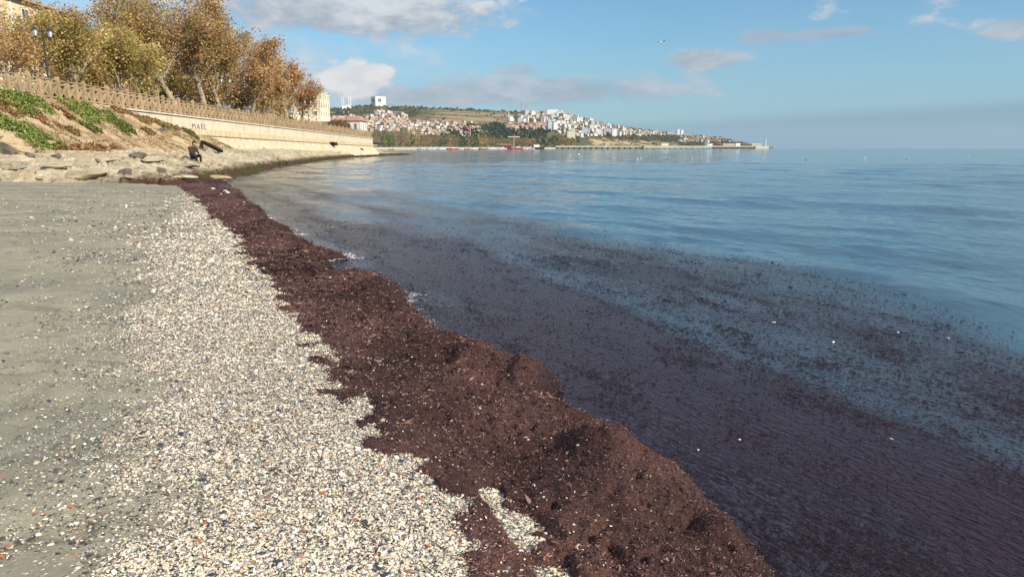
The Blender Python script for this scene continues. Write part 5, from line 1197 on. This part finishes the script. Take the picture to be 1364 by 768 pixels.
for (u0, u1, v0, v1, n, sts, cls, where) in RGN:
    k = 0; tries = 0
    while k < n and tries < 4000:
        tries += 1; u = rg.uniform(u0, u1); v = rg.uniform(max(v0, float(ridge_v(u)) + 1.5), v1)
        if any(abs(u - a) < 4.2 and abs(v - b) < 2.2 for a, b in placed): continue
        placed.append((u, v)); st = rg.choice(sts); cl = rg.choice(cls); p = hill_pt(u, v)
        if (st, cl) not in HMESH: HMESH[(st, cl)] = far_house(st, cl)
        wpx = rg.uniform(4.2, 7.2); w = wpx * p[1] / 958; hpx = {'block': rg.uniform(5, 7.2), 'hip': rg.uniform(2.8, 4.4), 'gable': rg.uniform(2.4, 3.6), 'flat': rg.uniform(3.2, 5)}[st]
        if u > 800: w *= 0.8; hpx *= 0.72
        if u > 900: w *= 0.85; hpx *= 0.8
        o = mk('town_house' if st != 'block' else 'apartment_block', HMESH[(st, cl)], None, None, '%s %s %s' % (cl, ROOFW[st], where), 'house', 'houses of the far hillside town', None, p)
        o.scale = (w, w * rg.uniform(.8, 1.1), hpx * p[1] / 958); o.rotation_euler = (0, 0, rg.uniform(-.7, .9)); k += 1
EX = MB(); Vs = []; Fs = []; off = 0; cols_ = []                # the rest of the town, too small to pick apart
for (u0, u1, v0, v1, n, sts, cls, where) in RGN:
    k = 0; tries = 0
    while k < n * 1.2 and tries < 3000:
        tries += 1; u = rg.uniform(u0, u1); v = rg.uniform(max(v0, float(ridge_v(u)) + 1.0), v1)
        if any(abs(u - a) < 2.6 and abs(v - b) < 1.3 for a, b in placed): continue
        placed.append((u, v)); p = hill_pt(u, v); s_ = p[1] / 958; w = rg.uniform(3.2, 5.4) * s_; h = rg.uniform(1.8, 3.2) * s_; a = rg.uniform(-.7, .9); ca, sa = math.cos(a), math.sin(a); k += 1
        if u > 800: w *= .75; h *= .7
        q = [(-.5, -.4), (.5, -.4), (.5, .4), (-.5, .4)]; base_ = [(p[0] + w * (x * ca - y * sa), p[1] + w * (x * sa + y * ca)) for x, y in q]
        Vs += [(x, y, p[2] - 3) for x, y in base_] + [(x, y, p[2] + h) for x, y in base_] * 2 + [(p[0], p[1], p[2] + h * 1.25)] * 2
        Fs += [(off, off + 1, off + 5, off + 4), (off + 1, off + 2, off + 6, off + 5), (off + 2, off + 3, off + 7, off + 6), (off + 3, off, off + 4, off + 7), (off + 8, off + 9, off + 12, off + 12 + 1), (off + 9, off + 10, off + 12, off + 13), (off + 10, off + 11, off + 12, off + 13), (off + 11, off + 8, off + 12, off + 13)]
        c_ = HB[rg.choice(cls)]; cols_ += [c_] * 8 + [rg.choice(((0.42, 0.24, 0.17), (0.36, 0.33, 0.30), (0.40, 0.27, 0.2)))] * 6; off += 14
mk('small_houses', np_mesh('small_houses', Vs, Fs, False, np.array(cols_)), colmat('far_small_render', 0.9, 0.2), label='dense scatter of tiny pale houses filling the far hillside town', cat='houses', kind='stuff')
# larger landmarks of the town
def block(u0, u1, vtop, vbot, colr, label, rot=0.5, name='apartment_block', floors=6, dep=0.7):
    u = (u0 + u1) / 2; p = hill_pt(u, vbot); k = p[1] / 958; w = (u1 - u0) * k * 0.85; h = (vbot - vtop) * k
    root = empty(name, p, label, 'building', None, rot); part(MB().box(-w / 2, w / 2, -w * dep / 2, w * dep / 2, -6, h), 'wall', HM[colr], root)
    part(MB().box(-w * .52, w * .52, -w * dep * .52, w * dep * .52, h + .02, h + .6), 'roof', M_flat, root)
    nb = max(3, int(w / 4)); fh = h / floors; wm = MB().box(-.7, .7, -.06, .06, 0, fh * .45).mesh('window'); wm.materials.append(M_fwin)
    for f in range(floors):
        for b in range(nb):
            o = bpy.data.objects.new('window', wm); COL.objects.link(o); o.parent = root; o.location = (-w / 2 + w * (b + .5) / nb, -w * dep / 2, fh * (f + .3))
    return root
block(728, 735, 161.5, 174, 'bluish grey', 'grey-blue tower block in the middle of the headland town'); block(735.5, 742.5, 163, 174, 'white', 'white tower block joined to the grey-blue one', 0.5)
block(727, 744, 146, 153.5, 'white', 'long white apartment block on the brow of the headland', 0.15, dep=.4); block(745, 750, 147.5, 153.5, 'cream', 'small cream block beside the long white one on the brow')
block(784, 791, 166, 176, 'cream', 'tall cream block above the sandy cliffs', .3); block(803, 814, 172, 179, 'bluish grey', 'blue-grey hall above the sandy cliffs', .1, floors=3); block(814, 822, 172, 182, 'white', 'white block stepping down beside the blue-grey hall', .2, floors=4)
block(901, 905, 172.5, 181, 'white', 'slim white tower block on the cliff top, left of a pair', .3, floors=8); block(905.8, 910, 173.3, 181, 'white', 'slim white tower block on the cliff top, right of a pair', .3, floors=8)
block(753, 766, 175, 184, 'cream', 'cream hall with red roof low above the jetty', .3, floors=3); block(774, 782, 170, 178, 'bluish grey', 'pale blue block among the headland houses', .2)
p = hill_pt(504, 141); k = p[1] / 958
root = empty('hilltop_building', p, 'big pale cube-shaped building with a dark recessed front on the skyline', 'building', None, 0.62); w = 14.5 * k; h = 11.0 * k
M_pw = simple('pale_green_white', (0.66, 0.68, 0.58), 0.8)
part(MB().box(-w / 2, w / 2, -w / 2, w / 2, -8, h), 'wall', M_pw, root); part(MB().box(-w * .505, w * .505, -w * .505, w * .505, h + .02, h + .9), 'roof', M_pw, root)
for (a, b, z0_, z1_) in ((-.22, .30, .42, .78), (-.18, .12, .14, .20)): part(MB().box(-w / 2 - .12, -w / 2 + .1, w * -b, w * -a, h * z0_, h * z1_), 'window', M_fwin, root)
for (a, b, z0_, z1_) in ((-.30, .25, .42, .78), (-.2, .1, .15, .21)): part(MB().box(w * a * .9, w * b * .3, -w / 2 - .12, -w / 2 + .1, h * z0_, h * z1_), 'window', M_fwin, root)
block(516, 530, 139.6, 142.5, 'bluish grey', 'low dark annex running along the skyline beside the cube building', 0.0, floors=1)
def minaret(mb, x, y, h, r): mb.lathe([(r, 0), (r, h * .55), (r * 1.5, h * .57), (r * 1.5, h * .60), (r * .85, h * .605), (r * .8, h * .85), (r * .1, h)], 8, (x, y, 0))
p = hill_pt(461.5, 144.5); k = p[1] / 958; root = empty('mosque', p, 'white mosque with four slender minarets on the skyline', 'mosque', None, 0.2); w = 11 * k
part(MB().box(-w * .5, w * .5, -w * .5, w * .5, -6, 3.2 * k), 'prayer_hall', HM['white'], root)
d = MB(); d.lathe([(w * .3 * math.cos(a), 3.2 * k + w * .3 * math.sin(a)) for a in np.linspace(0, 1.5, 8)], 16); part(d, 'dome', HM['bluish grey'], root)
for sx in (-1, 1):
    for sy in (-1, 1): mm = MB(); minaret(mm, sx * w * .40 + sy * w * .1, sy * w * .45, 15.5 * k, 0.55 * k); part(mm, 'minaret', HM['white'], root)
p = hill_pt(681, 161); k = p[1] / 958; root = empty('mosque', p, 'small white domed mosque with one minaret above the pine wood', 'mosque', None, 0.3)
part(MB().box(-3 * k, 3 * k, -3 * k, 3 * k, -4, 3 * k), 'prayer_hall', HM['white'], root); d = MB(); d.lathe([(2.8 * k * math.cos(a), 3 * k + 2.8 * k * math.sin(a)) for a in np.linspace(0, 1.5, 8)], 14); part(d, 'dome', HM['white'], root)
mm = MB(); minaret(mm, -3.4 * k, 0, 14 * k, .45 * k); part(mm, 'minaret', HM['white'], root)
M_mast = simple('mast_steel', (0.30, 0.28, 0.27), 0.6)
for u, vt, vb, lab in ((694, 135, 151, 'tall lattice radio mast on the hilltop'), (700.5, 137.5, 151, 'shorter thin radio mast on the hilltop beside the tall one')):
    p = hill_pt(u, vb); k = p[1] / 958; h = (vb - vt) * k; r = 0.5 * k; root = empty('radio_mast', p, lab, 'mast', 'radio masts')
    for a in range(3): t = a * 2.094; part(MB().tube([(r * math.cos(t), r * math.sin(t), -2), (0.25 * r * math.cos(t), .25 * r * math.sin(t), h)], [.22 * k, .12 * k], 5), 'leg', M_mast, root)
    for q in range(8): z = h * q / 8; s = r * (1 - .75 * q / 8); part(MB().tube([(s, 0, z), (-s * .5, s * .87, z + h / 16), (-s * .5, -s * .87, z + h / 8)], [.08 * k] * 3, 4), 'lattice', M_mast, root)

# woods on the hill
def blobs(P, s, cols, zs=1.0, rng=RNG):
    N = len(P); b = np.array([[1, 0, 0], [0, 1, 0], [-1, 0, 0], [0, -1, 0], [0, 0, 1], [0, 0, -.6], [.7, .7, .55], [-.7, .6, .6], [-.6, -.7, .5], [.7, -.7, .55]])
    fs = [(0, 6, 9), (6, 1, 7), (7, 2, 8), (8, 3, 9), (6, 4, 9), (6, 7, 4), (7, 8, 4), (8, 9, 4), (0, 1, 6), (1, 2, 7), (2, 3, 8), (3, 0, 9)]
    V = b[None] * rng.uniform(.7, 1.25, (N, 10, 1)) * s[:, None, None]; V[..., 2] *= zs; V = V + P[:, None]
    F = (np.array(fs)[None] + (np.arange(N) * 10)[:, None, None]).reshape(-1, 3); return V.reshape(-1, 3), F, np.repeat(cols, 10, 0) * rng.uniform(.75, 1.2, (N * 10, 1))
def hill_scatter(n, test, seed):
    r = np.random.default_rng(seed); out = []
    while len(out) < n:
        u = r.uniform(425, 1000); t = r.random() ** 0.8; v = V0 - (V0 - float(ridge_v(u))) * t
        if test(u, v, t, r): out.append((u, v))
    return np.array([hill_pt(u, v) for u, v in out])
def woods(u, v, t, r):
    if 590 < u < 735 and 162 < v < 187: return False
    if 560 < u < 690 and 0.6 < t < 0.95: return r.random() < 0.10
    if 772 < u < 905 and t < 0.36: return r.random() < 0.10
    if u < 600 and 158 < v < 180: return r.random() < 0.30
    return True
P = hill_scatter(3400, woods, 31); s = np.random.default_rng(3).uniform(1.0, 2.1, len(P)) * P[:, 1] / 958
V, F, Cc = blobs(P + np.array([0, 0, 1.0]), s, pick([(0.055, 0.062, 0.030), (0.085, 0.078, 0.040), (0.11, 0.085, 0.05), (0.04, 0.055, 0.03)], [3, 3, 2, 2], len(P)), 1.0)
mk('hillside_woodland', np_mesh('hillside_woodland', V, F, False, Cc), colmat('far_foliage', 0.9, 0.1), label='scattered dull green trees and scrub over the far hill', cat='woodland', kind='stuff')
def pinesf(u, v, t, r):
    e = ((u - 665) / 78) ** 2 + ((v - 176) / 10.5) ** 2 + 0.5 * float(fbm(u * .05, v * .2, 177, 2))
    return e < 1 and v > 163.5 - (u - 590) * 0.0
P = hill_scatter(1300, pinesf, 33); r_ = np.random.default_rng(4); s = r_.uniform(.9, 1.5, len(P)) * P[:, 1] / 958
V, F, Cc = blobs(P + np.array([0, 0, 1.5]), s, pick([(0.022, 0.042, 0.026), (0.03, 0.052, 0.03), (0.018, 0.032, 0.022)], [3, 3, 2], len(P)), 2.1)
mk('pine_wood', np_mesh('pine_wood', V, F, False, Cc), colmat('pine_foliage', 0.9, 0.1), label='dark green pine wood on the slope behind the flag', cat='woodland', kind='stuff')

# trees along the far waterfront
def wf_tree(u, vtop, vbot, wpx, pal, seed, label):
    D = float(shoreD(u)) + 8; p = at_y(u, 195, D); p[2] = 2.3; k = D / 958; H = (195.5 - vtop) * k; W_ = wpx * k / 2; rn = np.random.default_rng(seed)
    root = empty('waterfront_tree', p, label, 'tree', 'trees along the far waterfront'); n = 300
    q = rn.normal(0, 1, (n, 3)); q /= np.linalg.norm(q, axis=1)[:, None]; q *= rn.uniform(.35, 1, (n, 1)) ** .5; q *= 1 + .3 * fbm(q[:, 0] * 2 + seed, q[:, 1] * 2 + q[:, 2], seed, 2)[:, None]
    P = q * np.array([W_, W_, H * .45]) + np.array([0, 0, H * .56])
    V, F, Cc = leaf_cards(P, rn.uniform(.5, 1.1, n) * 0.9 * k, pick(pal, [1] * len(pal), n, rn, .3) * 1.5, rn, .3)
    mk('crown', np_mesh('crown', V, F, False, Cc), M_leaf, root); part(MB().tube([(0, 0, -1.5), (0, 0, H * .35), (.1 * W_, 0, H * .8)], [.35 * k, .25 * k, .1 * k], 6), 'trunk', M_bark, root)
GR2 = [(0.085, 0.13, 0.03), (0.12, 0.17, 0.04), (0.06, 0.09, 0.025)]; DK = [(0.03, 0.045, 0.022), (0.04, 0.06, 0.028)]; YEL = [(0.34, 0.26, 0.07), (0.26, 0.22, 0.06), (0.38, 0.28, 0.10)]; BR2 = [(0.20, 0.12, 0.06), (0.15, 0.095, 0.055), (0.25, 0.16, 0.075)]
NMP = [('olive brown', BR2 + OLV), ('bright green', GR2), ('rusty brown', RST + BR2), ('golden yellow', YEL), ('dark evergreen', DK), ('dull brown', BR2)]
WFT = [(498, 174, 190, 14, 2), (507, 173, 190, 16, 0), (514, 179, 190.5, 14, 1), (521, 180, 190.5, 12, 1), (528, 172, 190, 16, 2), (537, 172, 190, 15, 5), (545, 170, 190, 14, 3), (552, 169, 190, 14, 3), (549.5, 175, 190.5, 6, 4), (559, 173, 190, 12, 0), (566, 177, 190.5, 14, 2), (574, 177, 190.5, 14, 5), (582, 178, 190.5, 14, 0), (590, 181, 190.5, 12, 4), (599, 177, 190.5, 15, 2), (608, 179, 190.5, 13, 5), (617, 182, 191, 12, 4), (625, 178, 190.5, 16, 0), (633, 181, 191, 15, 4), (642, 174, 190.5, 15, 3), (650, 178, 191, 14, 0), (658, 181, 191, 13, 5), (668, 180, 191, 13, 0), (678, 182, 191, 13, 5), (688, 182, 191, 13, 0), (698, 183, 191.5, 12, 5), (708, 183, 191.5, 12, 2), (718, 181, 191.5, 13, 4), (728, 180, 191.5, 14, 4), (738, 179, 191.5, 14, 4), (748, 182, 192, 13, 5), (758, 184, 192, 12, 0)]
BES = {498: 'right past the end of the sea wall', 507: 'behind the rounded wall end', 514: 'left of two green ones by the waterfront', 521: 'right of two green ones by the waterfront', 528: 'next to the two bright green trees'}
for i, (u, vt, vb, w, q) in enumerate(WFT):
    lm = BES.get(u, 'on the far waterfront ' + ('left of the great flag' if u < 624 else 'between the great flag and the jetty'))
    wf_tree(u, vt, vb, w, NMP[q][1], 900 + i, '%s tree %s' % (NMP[q][0], lm))

# quay, boats, jetty
M_quay = simple('quay_concrete', (0.45, 0.40, 0.30), 0.9); M_jet = simple('jetty_concrete', (0.30, 0.34, 0.28), 0.9, 0.2, 0.12, 0.05); M_pile = simple('dark_pile', (0.07, 0.065, 0.055), 0.9)
qm = MB(); pu = np.arange(480, 741, 10.0); vs = []; fs = []
for u in pu:
    D = float(shoreD(u)) - 4; a = at_y(u, 197, D); b = at_y(u, 197, D + 14)
    for (q, z) in ((a, -2), (a, 2.4), (b, 2.5), (b, -2)): vs.append((q[0], q[1], z))
for i in range(len(pu) - 1):
    for k in range(3): fs.append((i * 4 + k, (i + 1) * 4 + k, (i + 1) * 4 + k + 1, i * 4 + k + 1))
qm.add(vs, fs); mk('quay', qm.mesh('quay'), M_quay, kind='structure')
M_hw = simple('boat_white', (0.72, 0.72, 0.70), 0.5); M_hr = simple('boat_red', (0.50, 0.06, 0.045), 0.5); M_hd = simple('boat_dark', (0.05, 0.04, 0.035), 0.6); M_hg = simple('boat_pale_green', (0.50, 0.60, 0.55), 0.5)
def boat(u, L, hm, label, cab=True, cabm=None, back=18, name='moored_boat'):
    D = float(shoreD(u)) - back; p = at_y(u, 197, D); p[2] = 0; root = empty(name, p, label, 'boat', 'boats moored along the far quay', rg.uniform(-.3, .3)); b = L * .16; h = L * .13
    st = [(-.5, .85, 1.0), (-.3, 1, .95), (.1, 1, .95), (.35, .7, 1.1), (.5, .02, 1.35)]; vs = []; fs = []
    for (x, w, z) in st: vs += [(x * L, -b * w, h * z), (x * L * .94, -b * w * .6, -.4), (x * L * .94, b * w * .6, -.4), (x * L, b * w, h * z)]
    for i in range(len(st) - 1):
        for k in range(4): fs.append((i * 4 + k, i * 4 + (k + 1) % 4, (i + 1) * 4 + (k + 1) % 4, (i + 1) * 4 + k))
    fs += [(3, 2, 1, 0), (16, 17, 18, 19)]; part(MB().add(vs, fs), 'hull', hm, root)
    if cab: c_ = part(MB().box(-.28 * L, .1 * L, -b * .7, b * .7, h * .9, h * 2.1), 'cabin', cabm or M_hw, root); part(MB().box(-.30 * L, .13 * L, -b * .8, b * .8, h * 2.11, h * 2.25), 'cabin_roof', cabm or M_hw, c_)
    part(MB().tube([(.0, 0, h), (0, 0, h * 4)], [.06, .04], 5), 'mast', M_mast, root)
BT = [(521, 5, M_hd, 'small dark boat lying off the quay by the wall end'), (561, 9, M_hw, None), (568, 9, M_hg, None), (575, 9, M_hw, None), (582, 10, M_hg, None), (589, 9, M_hw, None), (596, 10, M_hr, 'red hulled boat at the left of the far quay'), (605, 9, M_hr, 'long red boat moored at the quay below the dull trees'), (613, 8, M_hw, None), (622, 8, M_hr, 'red hulled boat moored under the great flag'), (632, 8, M_hw, None), (641, 8, M_hr, 'red boat with mast right of the great flag'), (650, 9, M_hw, None), (657, 9, M_hw, None), (664, 8, M_hw, None), (671, 9, M_hw, None), (680, 14, M_hr, 'big red workboat by the beacon mast'), (691, 13, M_hr, 'second big red workboat just past the beacon mast'), (699, 10, M_hw, None), (707, 11, M_hw, None), (716, 22, M_hd, 'long dark barge lying at the root of the jetty')]
for (u, L, m_, lab) in BT: boat(u, L, m_, lab or ('small pale green boat in the row along the far quay' if m_ is M_hg else 'small white boat in the row along the far quay'), True, M_hr if L == 14 else None)
jet = empty('jetty', at_y(738, 197, 1075) * np.array([1, 1, 0]), 'long pale green concrete jetty on dark piles running out from the headland', 'jetty'); jl = Vector(jet.location)
def jp(u, dz=0): D = np.interp(u, [738, 1020], [1075, 1420]); q = at_y(u, 197, float(D)); return Vector((q[0], q[1], dz)) - jl
def jbar(u0, u1, z0_, z1_, w, m_, nm, lab=None):
    a, b = jp(u0, (z0_ + z1_) / 2), jp(u1, (z0_ + z1_) / 2); return part(MB().bar(a, b, w, z1_ - z0_), nm, m_, jet, lab)
jbar(738, 853, 2.6, 5.0, 8, M_jet, 'deck'); jbar(853.2, 944, 1.2, 5.6, 14, M_jet, 'deck'); jbar(944.2, 1001, 3.2, 5.6, 14, M_grey, 'deck', 'darker grey stretch of deck'); jbar(1001.2, 1019, 0.2, 5.2, 18, M_quay, 'deck', 'cream head of the jetty')
for u in np.arange(742, 1001, 7.5): jp_ = jp(u); part(MB().box(jp_.x - 1.0, jp_.x + 1.0, jp_.y - 4.6, jp_.y + 3, -3, 2.7 if u < 853 else 3.3), 'pile', M_pile, jet)
part(MB().bar(jp(944, 1.8), jp(1001, 1.8), 12.5, 2.6), 'fender_wall', M_pile, jet)
def shed(u0, u1, h, m_, lab, z=5.6, roofm=None, name='jetty_shed'):
    a, b = jp(u0) + jl, jp(u1) + jl; c_ = (a + b) / 2; root = empty(name, (c_.x, c_.y, z), lab, 'shed', 'sheds on the jetty'); L = (b - a).length; w = 7; root.rotation_euler = (0, 0, math.atan2((b - a).y, (b - a).x))
    part(MB().box(-L / 2, L / 2, -w / 2, w / 2, -.05, h), 'wall', m_, root); part(MB().box(-L / 2 - .5, L / 2 + .5, -w / 2 - .5, w / 2 + .5, h + .01, h + .7), 'roof', roofm or M_flat, root)
    for q in np.linspace(-L * .35, L * .35, 3): part(MB().box(q - .6, q + .6, -w / 2 - .05, -w / 2 + .1, h * .35, h * .75), 'window', M_fwin, root)
shed(879, 888, 4.0, HM['cream'], 'cream shed on the pale green stretch of the jetty'); shed(940.5, 942.5, 8.5, HM['white'], 'slim white tower-like shed in the middle of the jetty', roofm=HM['white']); shed(943, 947, 3, HM['white'], 'low white shed against the slim white one', roofm=HM['white'])
shed(961, 976, 3.0, M_grey, 'long grey shed with a pale roof on the outer jetty', roofm=HM['white']); shed(978, 984, 4.5, HM['white'], 'white hut on the outer jetty'); shed(986, 998, 3.0, M_hd, 'dark open shed before the jetty head', roofm=M_flat); shed(999, 1012, 3.4, M_grey, 'shed with a pale canopy roof on the jetty head', z=5.2, roofm=HM['white']); shed(804.5, 806, 3.4, HM['white'], 'tiny white hut near the root of the jetty', z=5.0)
for u, h, r, m_, lab in ((1017.5, 22, .35, M_mast, 'thin dark mast on the tip of the jetty'), (1019, 14.5, .9, HM['white'], 'stout white light tower on the tip of the jetty')):
    a = jp(u) + jl; root = empty('jetty_mast', (a.x - (1 if r < .5 else 0), a.y - 2, 5.2), lab, 'mast'); mb = MB(); mb.lathe([(r, -.05), (r * .7, h * .9), (r * 1.3, h * .91), (r * 1.2, h * .96), (r * .2, h)], 8); part(mb, 'shaft', m_, root); part(MB().box(-r * 2, r * 2, -r * 2, r * 2, -.04, .5), 'footing', M_quay, root)
# pavilion, beacon mast, flag
D = float(shoreD(671)) - 2; p = at_y(671, 197, D); k = D / 958
root = empty('harbour_pavilion', (p[0], p[1], 2.4), 'low red-brown pavilion with a pale roof on the far quay', 'pavilion')
part(MB().box(-10 * k, 10 * k, 0, 9, 0, 3.4 * k), 'wall', simple('brown_red', (0.22, 0.05, 0.045), 0.8), root); part(MB().box(-10.5 * k, 10.5 * k, -1, 10, 3.4 * k + .02, 4.3 * k), 'roof', simple('pale_roof', (0.55, 0.45, 0.36), 0.8), root)
for q in range(5): part(MB().box((-8 + q * 4) * k - 1, (-8 + q * 4) * k + 1, -.06, .1, 1.0 * k, 2.4 * k), 'window', M_fwin, root)
D = float(shoreD(684.5)) - 1; p = at_y(684.5, 197, D); k = D / 958
root = empty('beacon_mast', (p[0], p[1], 2.4), 'white mast with a broad crossbar and red pennant behind the red workboats', 'mast')
part(MB().tube([(0, 0, 0), (0, 0, 13.2 * k)], [.35, .25], 8), 'pole', HM['white'], root); part(MB().box(-8 * k, 8 * k, -1, 1, 13.2 * k, 14.2 * k), 'crossbar', HM['white'], root)
part(MB().add([(0.3, 0, 14.3 * k), (0.3, 0, 18.5 * k), (2.6 * k, .2, 15.2 * k), (0.3, .06, 14.3 * k), (0.3, .06, 18.5 * k), (2.6 * k, .26, 15.2 * k)], [(0, 1, 2), (5, 4, 3), (0, 3, 4, 1), (1, 4, 5, 2), (2, 5, 3, 0)]), 'pennant', M_hr, root)
for u in (590.5, 600.5, 620.5, 648.5): 
    D = float(shoreD(u)) + 4; p = at_y(u, 197, D); k = D / 958; root = empty('quay_lamp', (p[0], p[1], 2.4), 'tall thin lamp mast on the far quay', 'lamp mast', 'lamp masts on the far quay')
    part(MB().tube([(0, 0, 0), (0, 0, 10.5 * k)], [.22, .14], 6), 'pole', M_mast, root); part(MB().box(-1.2, 1.2, -.25, .25, 10.5 * k, 10.5 * k + .3), 'lamp_head', M_trim, root)
p = hill_pt(626.5, 181); k = p[1] / 958; root = empty('great_flag', p, 'huge red flag with white crescent and star hanging from a white pole', 'flag')
part(MB().tube([(0, 0, -3), (0, 0, 14.2 * k)], [.5, .3], 8), 'pole', HM['white'], root)
fx = np.linspace(0, 1, 14); vs = []; fs = []
for i, x in enumerate(fx):
    for j in range(9): zq = j / 8; vs.append((-0.4 - x * 4.6 * k * (0.75 + .25 * zq), math.sin(x * 7 + zq * 2) * .5 * k, (13.8 - 3.4 * x ** 1.2 * 1.0) * k - (1 - zq) * (6.0 - 1.0 * x) * k))
for i in range(13):
    for j in range(8): fs.append((i * 9 + j, i * 9 + j + 1, (i + 1) * 9 + j + 1, (i + 1) * 9 + j))
fl = part(MB().add(vs, fs), 'cloth', simple('flag_red', (0.50, 0.03, 0.04), 0.8), root)
cm = MB(); cc_ = Vector((-2.3 * k, -.75 * k, 9.4 * k)); n = 20; ov = []
for i in range(n + 1): t = math.radians(40 + 280 * i / n); ov.append((cc_.x + 1.05 * k * math.cos(t), cc_.y, cc_.z + 1.05 * k * math.sin(t)))
for i in range(n + 1): t = math.radians(320 - 280 * i / n); a = 1 - abs(i - n / 2) / (n / 2); ov.append((cc_.x + (1.05 - .42 * a) * k * math.cos(t), cc_.y, cc_.z + (1.05 - .42 * a) * k * math.sin(t)))
for i in range(n): cm.add([ov[i], ov[i + 1], ov[2 * n - i], ov[2 * n + 1 - i]], [(0, 1, 2, 3)])
part(cm, 'crescent', M_trim, fl)
sm_ = [(cc_.x + .75 * k + (0.42 if q % 2 == 0 else .17) * k * math.cos(q * math.pi / 5), cc_.y, cc_.z + (0.42 if q % 2 == 0 else .17) * k * math.sin(q * math.pi / 5)) for q in range(10)]
part(MB().add(sm_, [tuple(range(10))]), 'star', M_trim, fl)

# ------------------------------------------------------------------ gulls and flotsam
M_gw = simple('gull_white', (0.75, 0.75, 0.74), 0.7); M_gg = simple('gull_grey', (0.30, 0.32, 0.35), 0.7); M_beak = simple('gull_beak', (0.6, 0.35, 0.05), 0.5)
def gull():
    root = empty('gull', (0, 0, 0), 'white gull resting on the water off the beach', 'gull', 'gulls resting on the water')
    mb = MB(); mb.tube([(-.24, 0, .10), (-.16, 0, .09), (-.02, 0, .07), (.10, 0, .08), (.155, 0, .14), (.17, 0, .20), (.20, 0, .235), (.235, 0, .225)], [.012, .045, .085, .075, .045, .038, .042, .018], 8); part(mb, 'body', M_gw, root, smooth=True)
    for s in (-1, 1): part(MB().tube([(.06, s * .07, .11), (-.08, s * .075, .12), (-.27, s * .03, .13)], [.02, .03, .006], 6), 'wing', M_gg, root)
    part(MB().tube([(.235, 0, .222), (.28, 0, .21)], [.010, .003], 5), 'beak', M_beak, root); return root
g0 = gull(); 
for i, (u, v) in enumerate([(853, 211), (861.5, 209.5), (849, 212.5), (891, 210.5), (922, 212), (1018, 210.5), (1074, 213), (1152, 211), (1207, 212), (812, 203.5), (760, 207), (961, 206), (1290, 209)]):
    o = g0 if i == 0 else copy_tree(g0); p = at_z(u, v, 0.0); o.location = (p[0], p[1], -0.01); o.rotation_euler = (0, 0, i * 1.9); s = 0.85 + .3 * ((i * 37) % 10) / 10; o.scale = (s, s, s)
p = at_y(882, 57, 70); root = empty('flying_gull', p, 'gull gliding in the sky above the bay', 'gull', None, 0.6)
part(MB().tube([(-.25, 0, 0), (-.1, 0, 0), (.05, 0, 0), (.18, 0, .02), (.24, 0, .01)], [.03, .07, .08, .05, .015], 8), 'body', M_gw, root)
for s in (-1, 1): part(MB().add([(.10, s * .05, .02), (-.08, s * .05, .02), (-.06, s * .35, .14), (.12, s * .33, .14), (-.16, s * .72, .06), (-.02, s * .60, .10)], [(0, 1, 2, 3), (3, 2, 4, 5)] if s > 0 else [(3, 2, 1, 0), (5, 4, 2, 3)]), 'wing', M_gg, root)
fl_m = [boulder(700 + q, 8) for q in range(3)]
for i, (u, v) in enumerate([(1083, 377), (1196, 443), (1263, 451), (1357, 423), (1110, 456), (771, 205.8), (1031, 430), (985, 586), (930, 600), (1187, 585)]):
    p = at_z(u, v, 0.0); o = mk('foam_fleck', fl_m[i % 3], M_hw, None, 'small white fleck of flotsam drifting among the floating seaweed', 'flotsam', 'white flecks on the water', None, (p[0], p[1], 0.006)); s = .0028 * p[1]; o.scale = (s, s * .7, s * .4); o.rotation_euler = (0, 0, i)
PEB = [(300, 255, M_white), (284, 252, M_white), (303, 257.5, M_white)]
for i, (u, v, m_) in enumerate(PEB):
    p = at_z(u, v, 0.25); o = mk('white_stone', fl_m[i], m_, None, 'white stone lying on the seaweed near the rocks', 'stone', 'white stones on the seaweed', None, (p[0], p[1], 0.27)); o.scale = (.085, .055, .04)

# ------------------------------------------------------------------ sea air
if HAZE > 0:
    hz = MB().box(-6300, 6600, -900, 7200, -12, 175).mesh('haze')
    m = bpy.data.materials.new('sea_air'); m.use_nodes = True; nt = m.node_tree; nt.nodes.clear()
    out = nt.nodes.new('ShaderNodeOutputMaterial'); pv = nt.nodes.new('ShaderNodeVolumePrincipled'); pv.inputs['Color'].default_value = (0.80, 0.90, 1.0, 1); pv.inputs['Density'].default_value = HAZE; pv.inputs['Anisotropy'].default_value = 0.0
    nt.links.new(pv.outputs[0], out.inputs['Volume']); mk('haze', hz, m, kind='stuff', label='thin pale blue sea air over the bay', cat='haze')
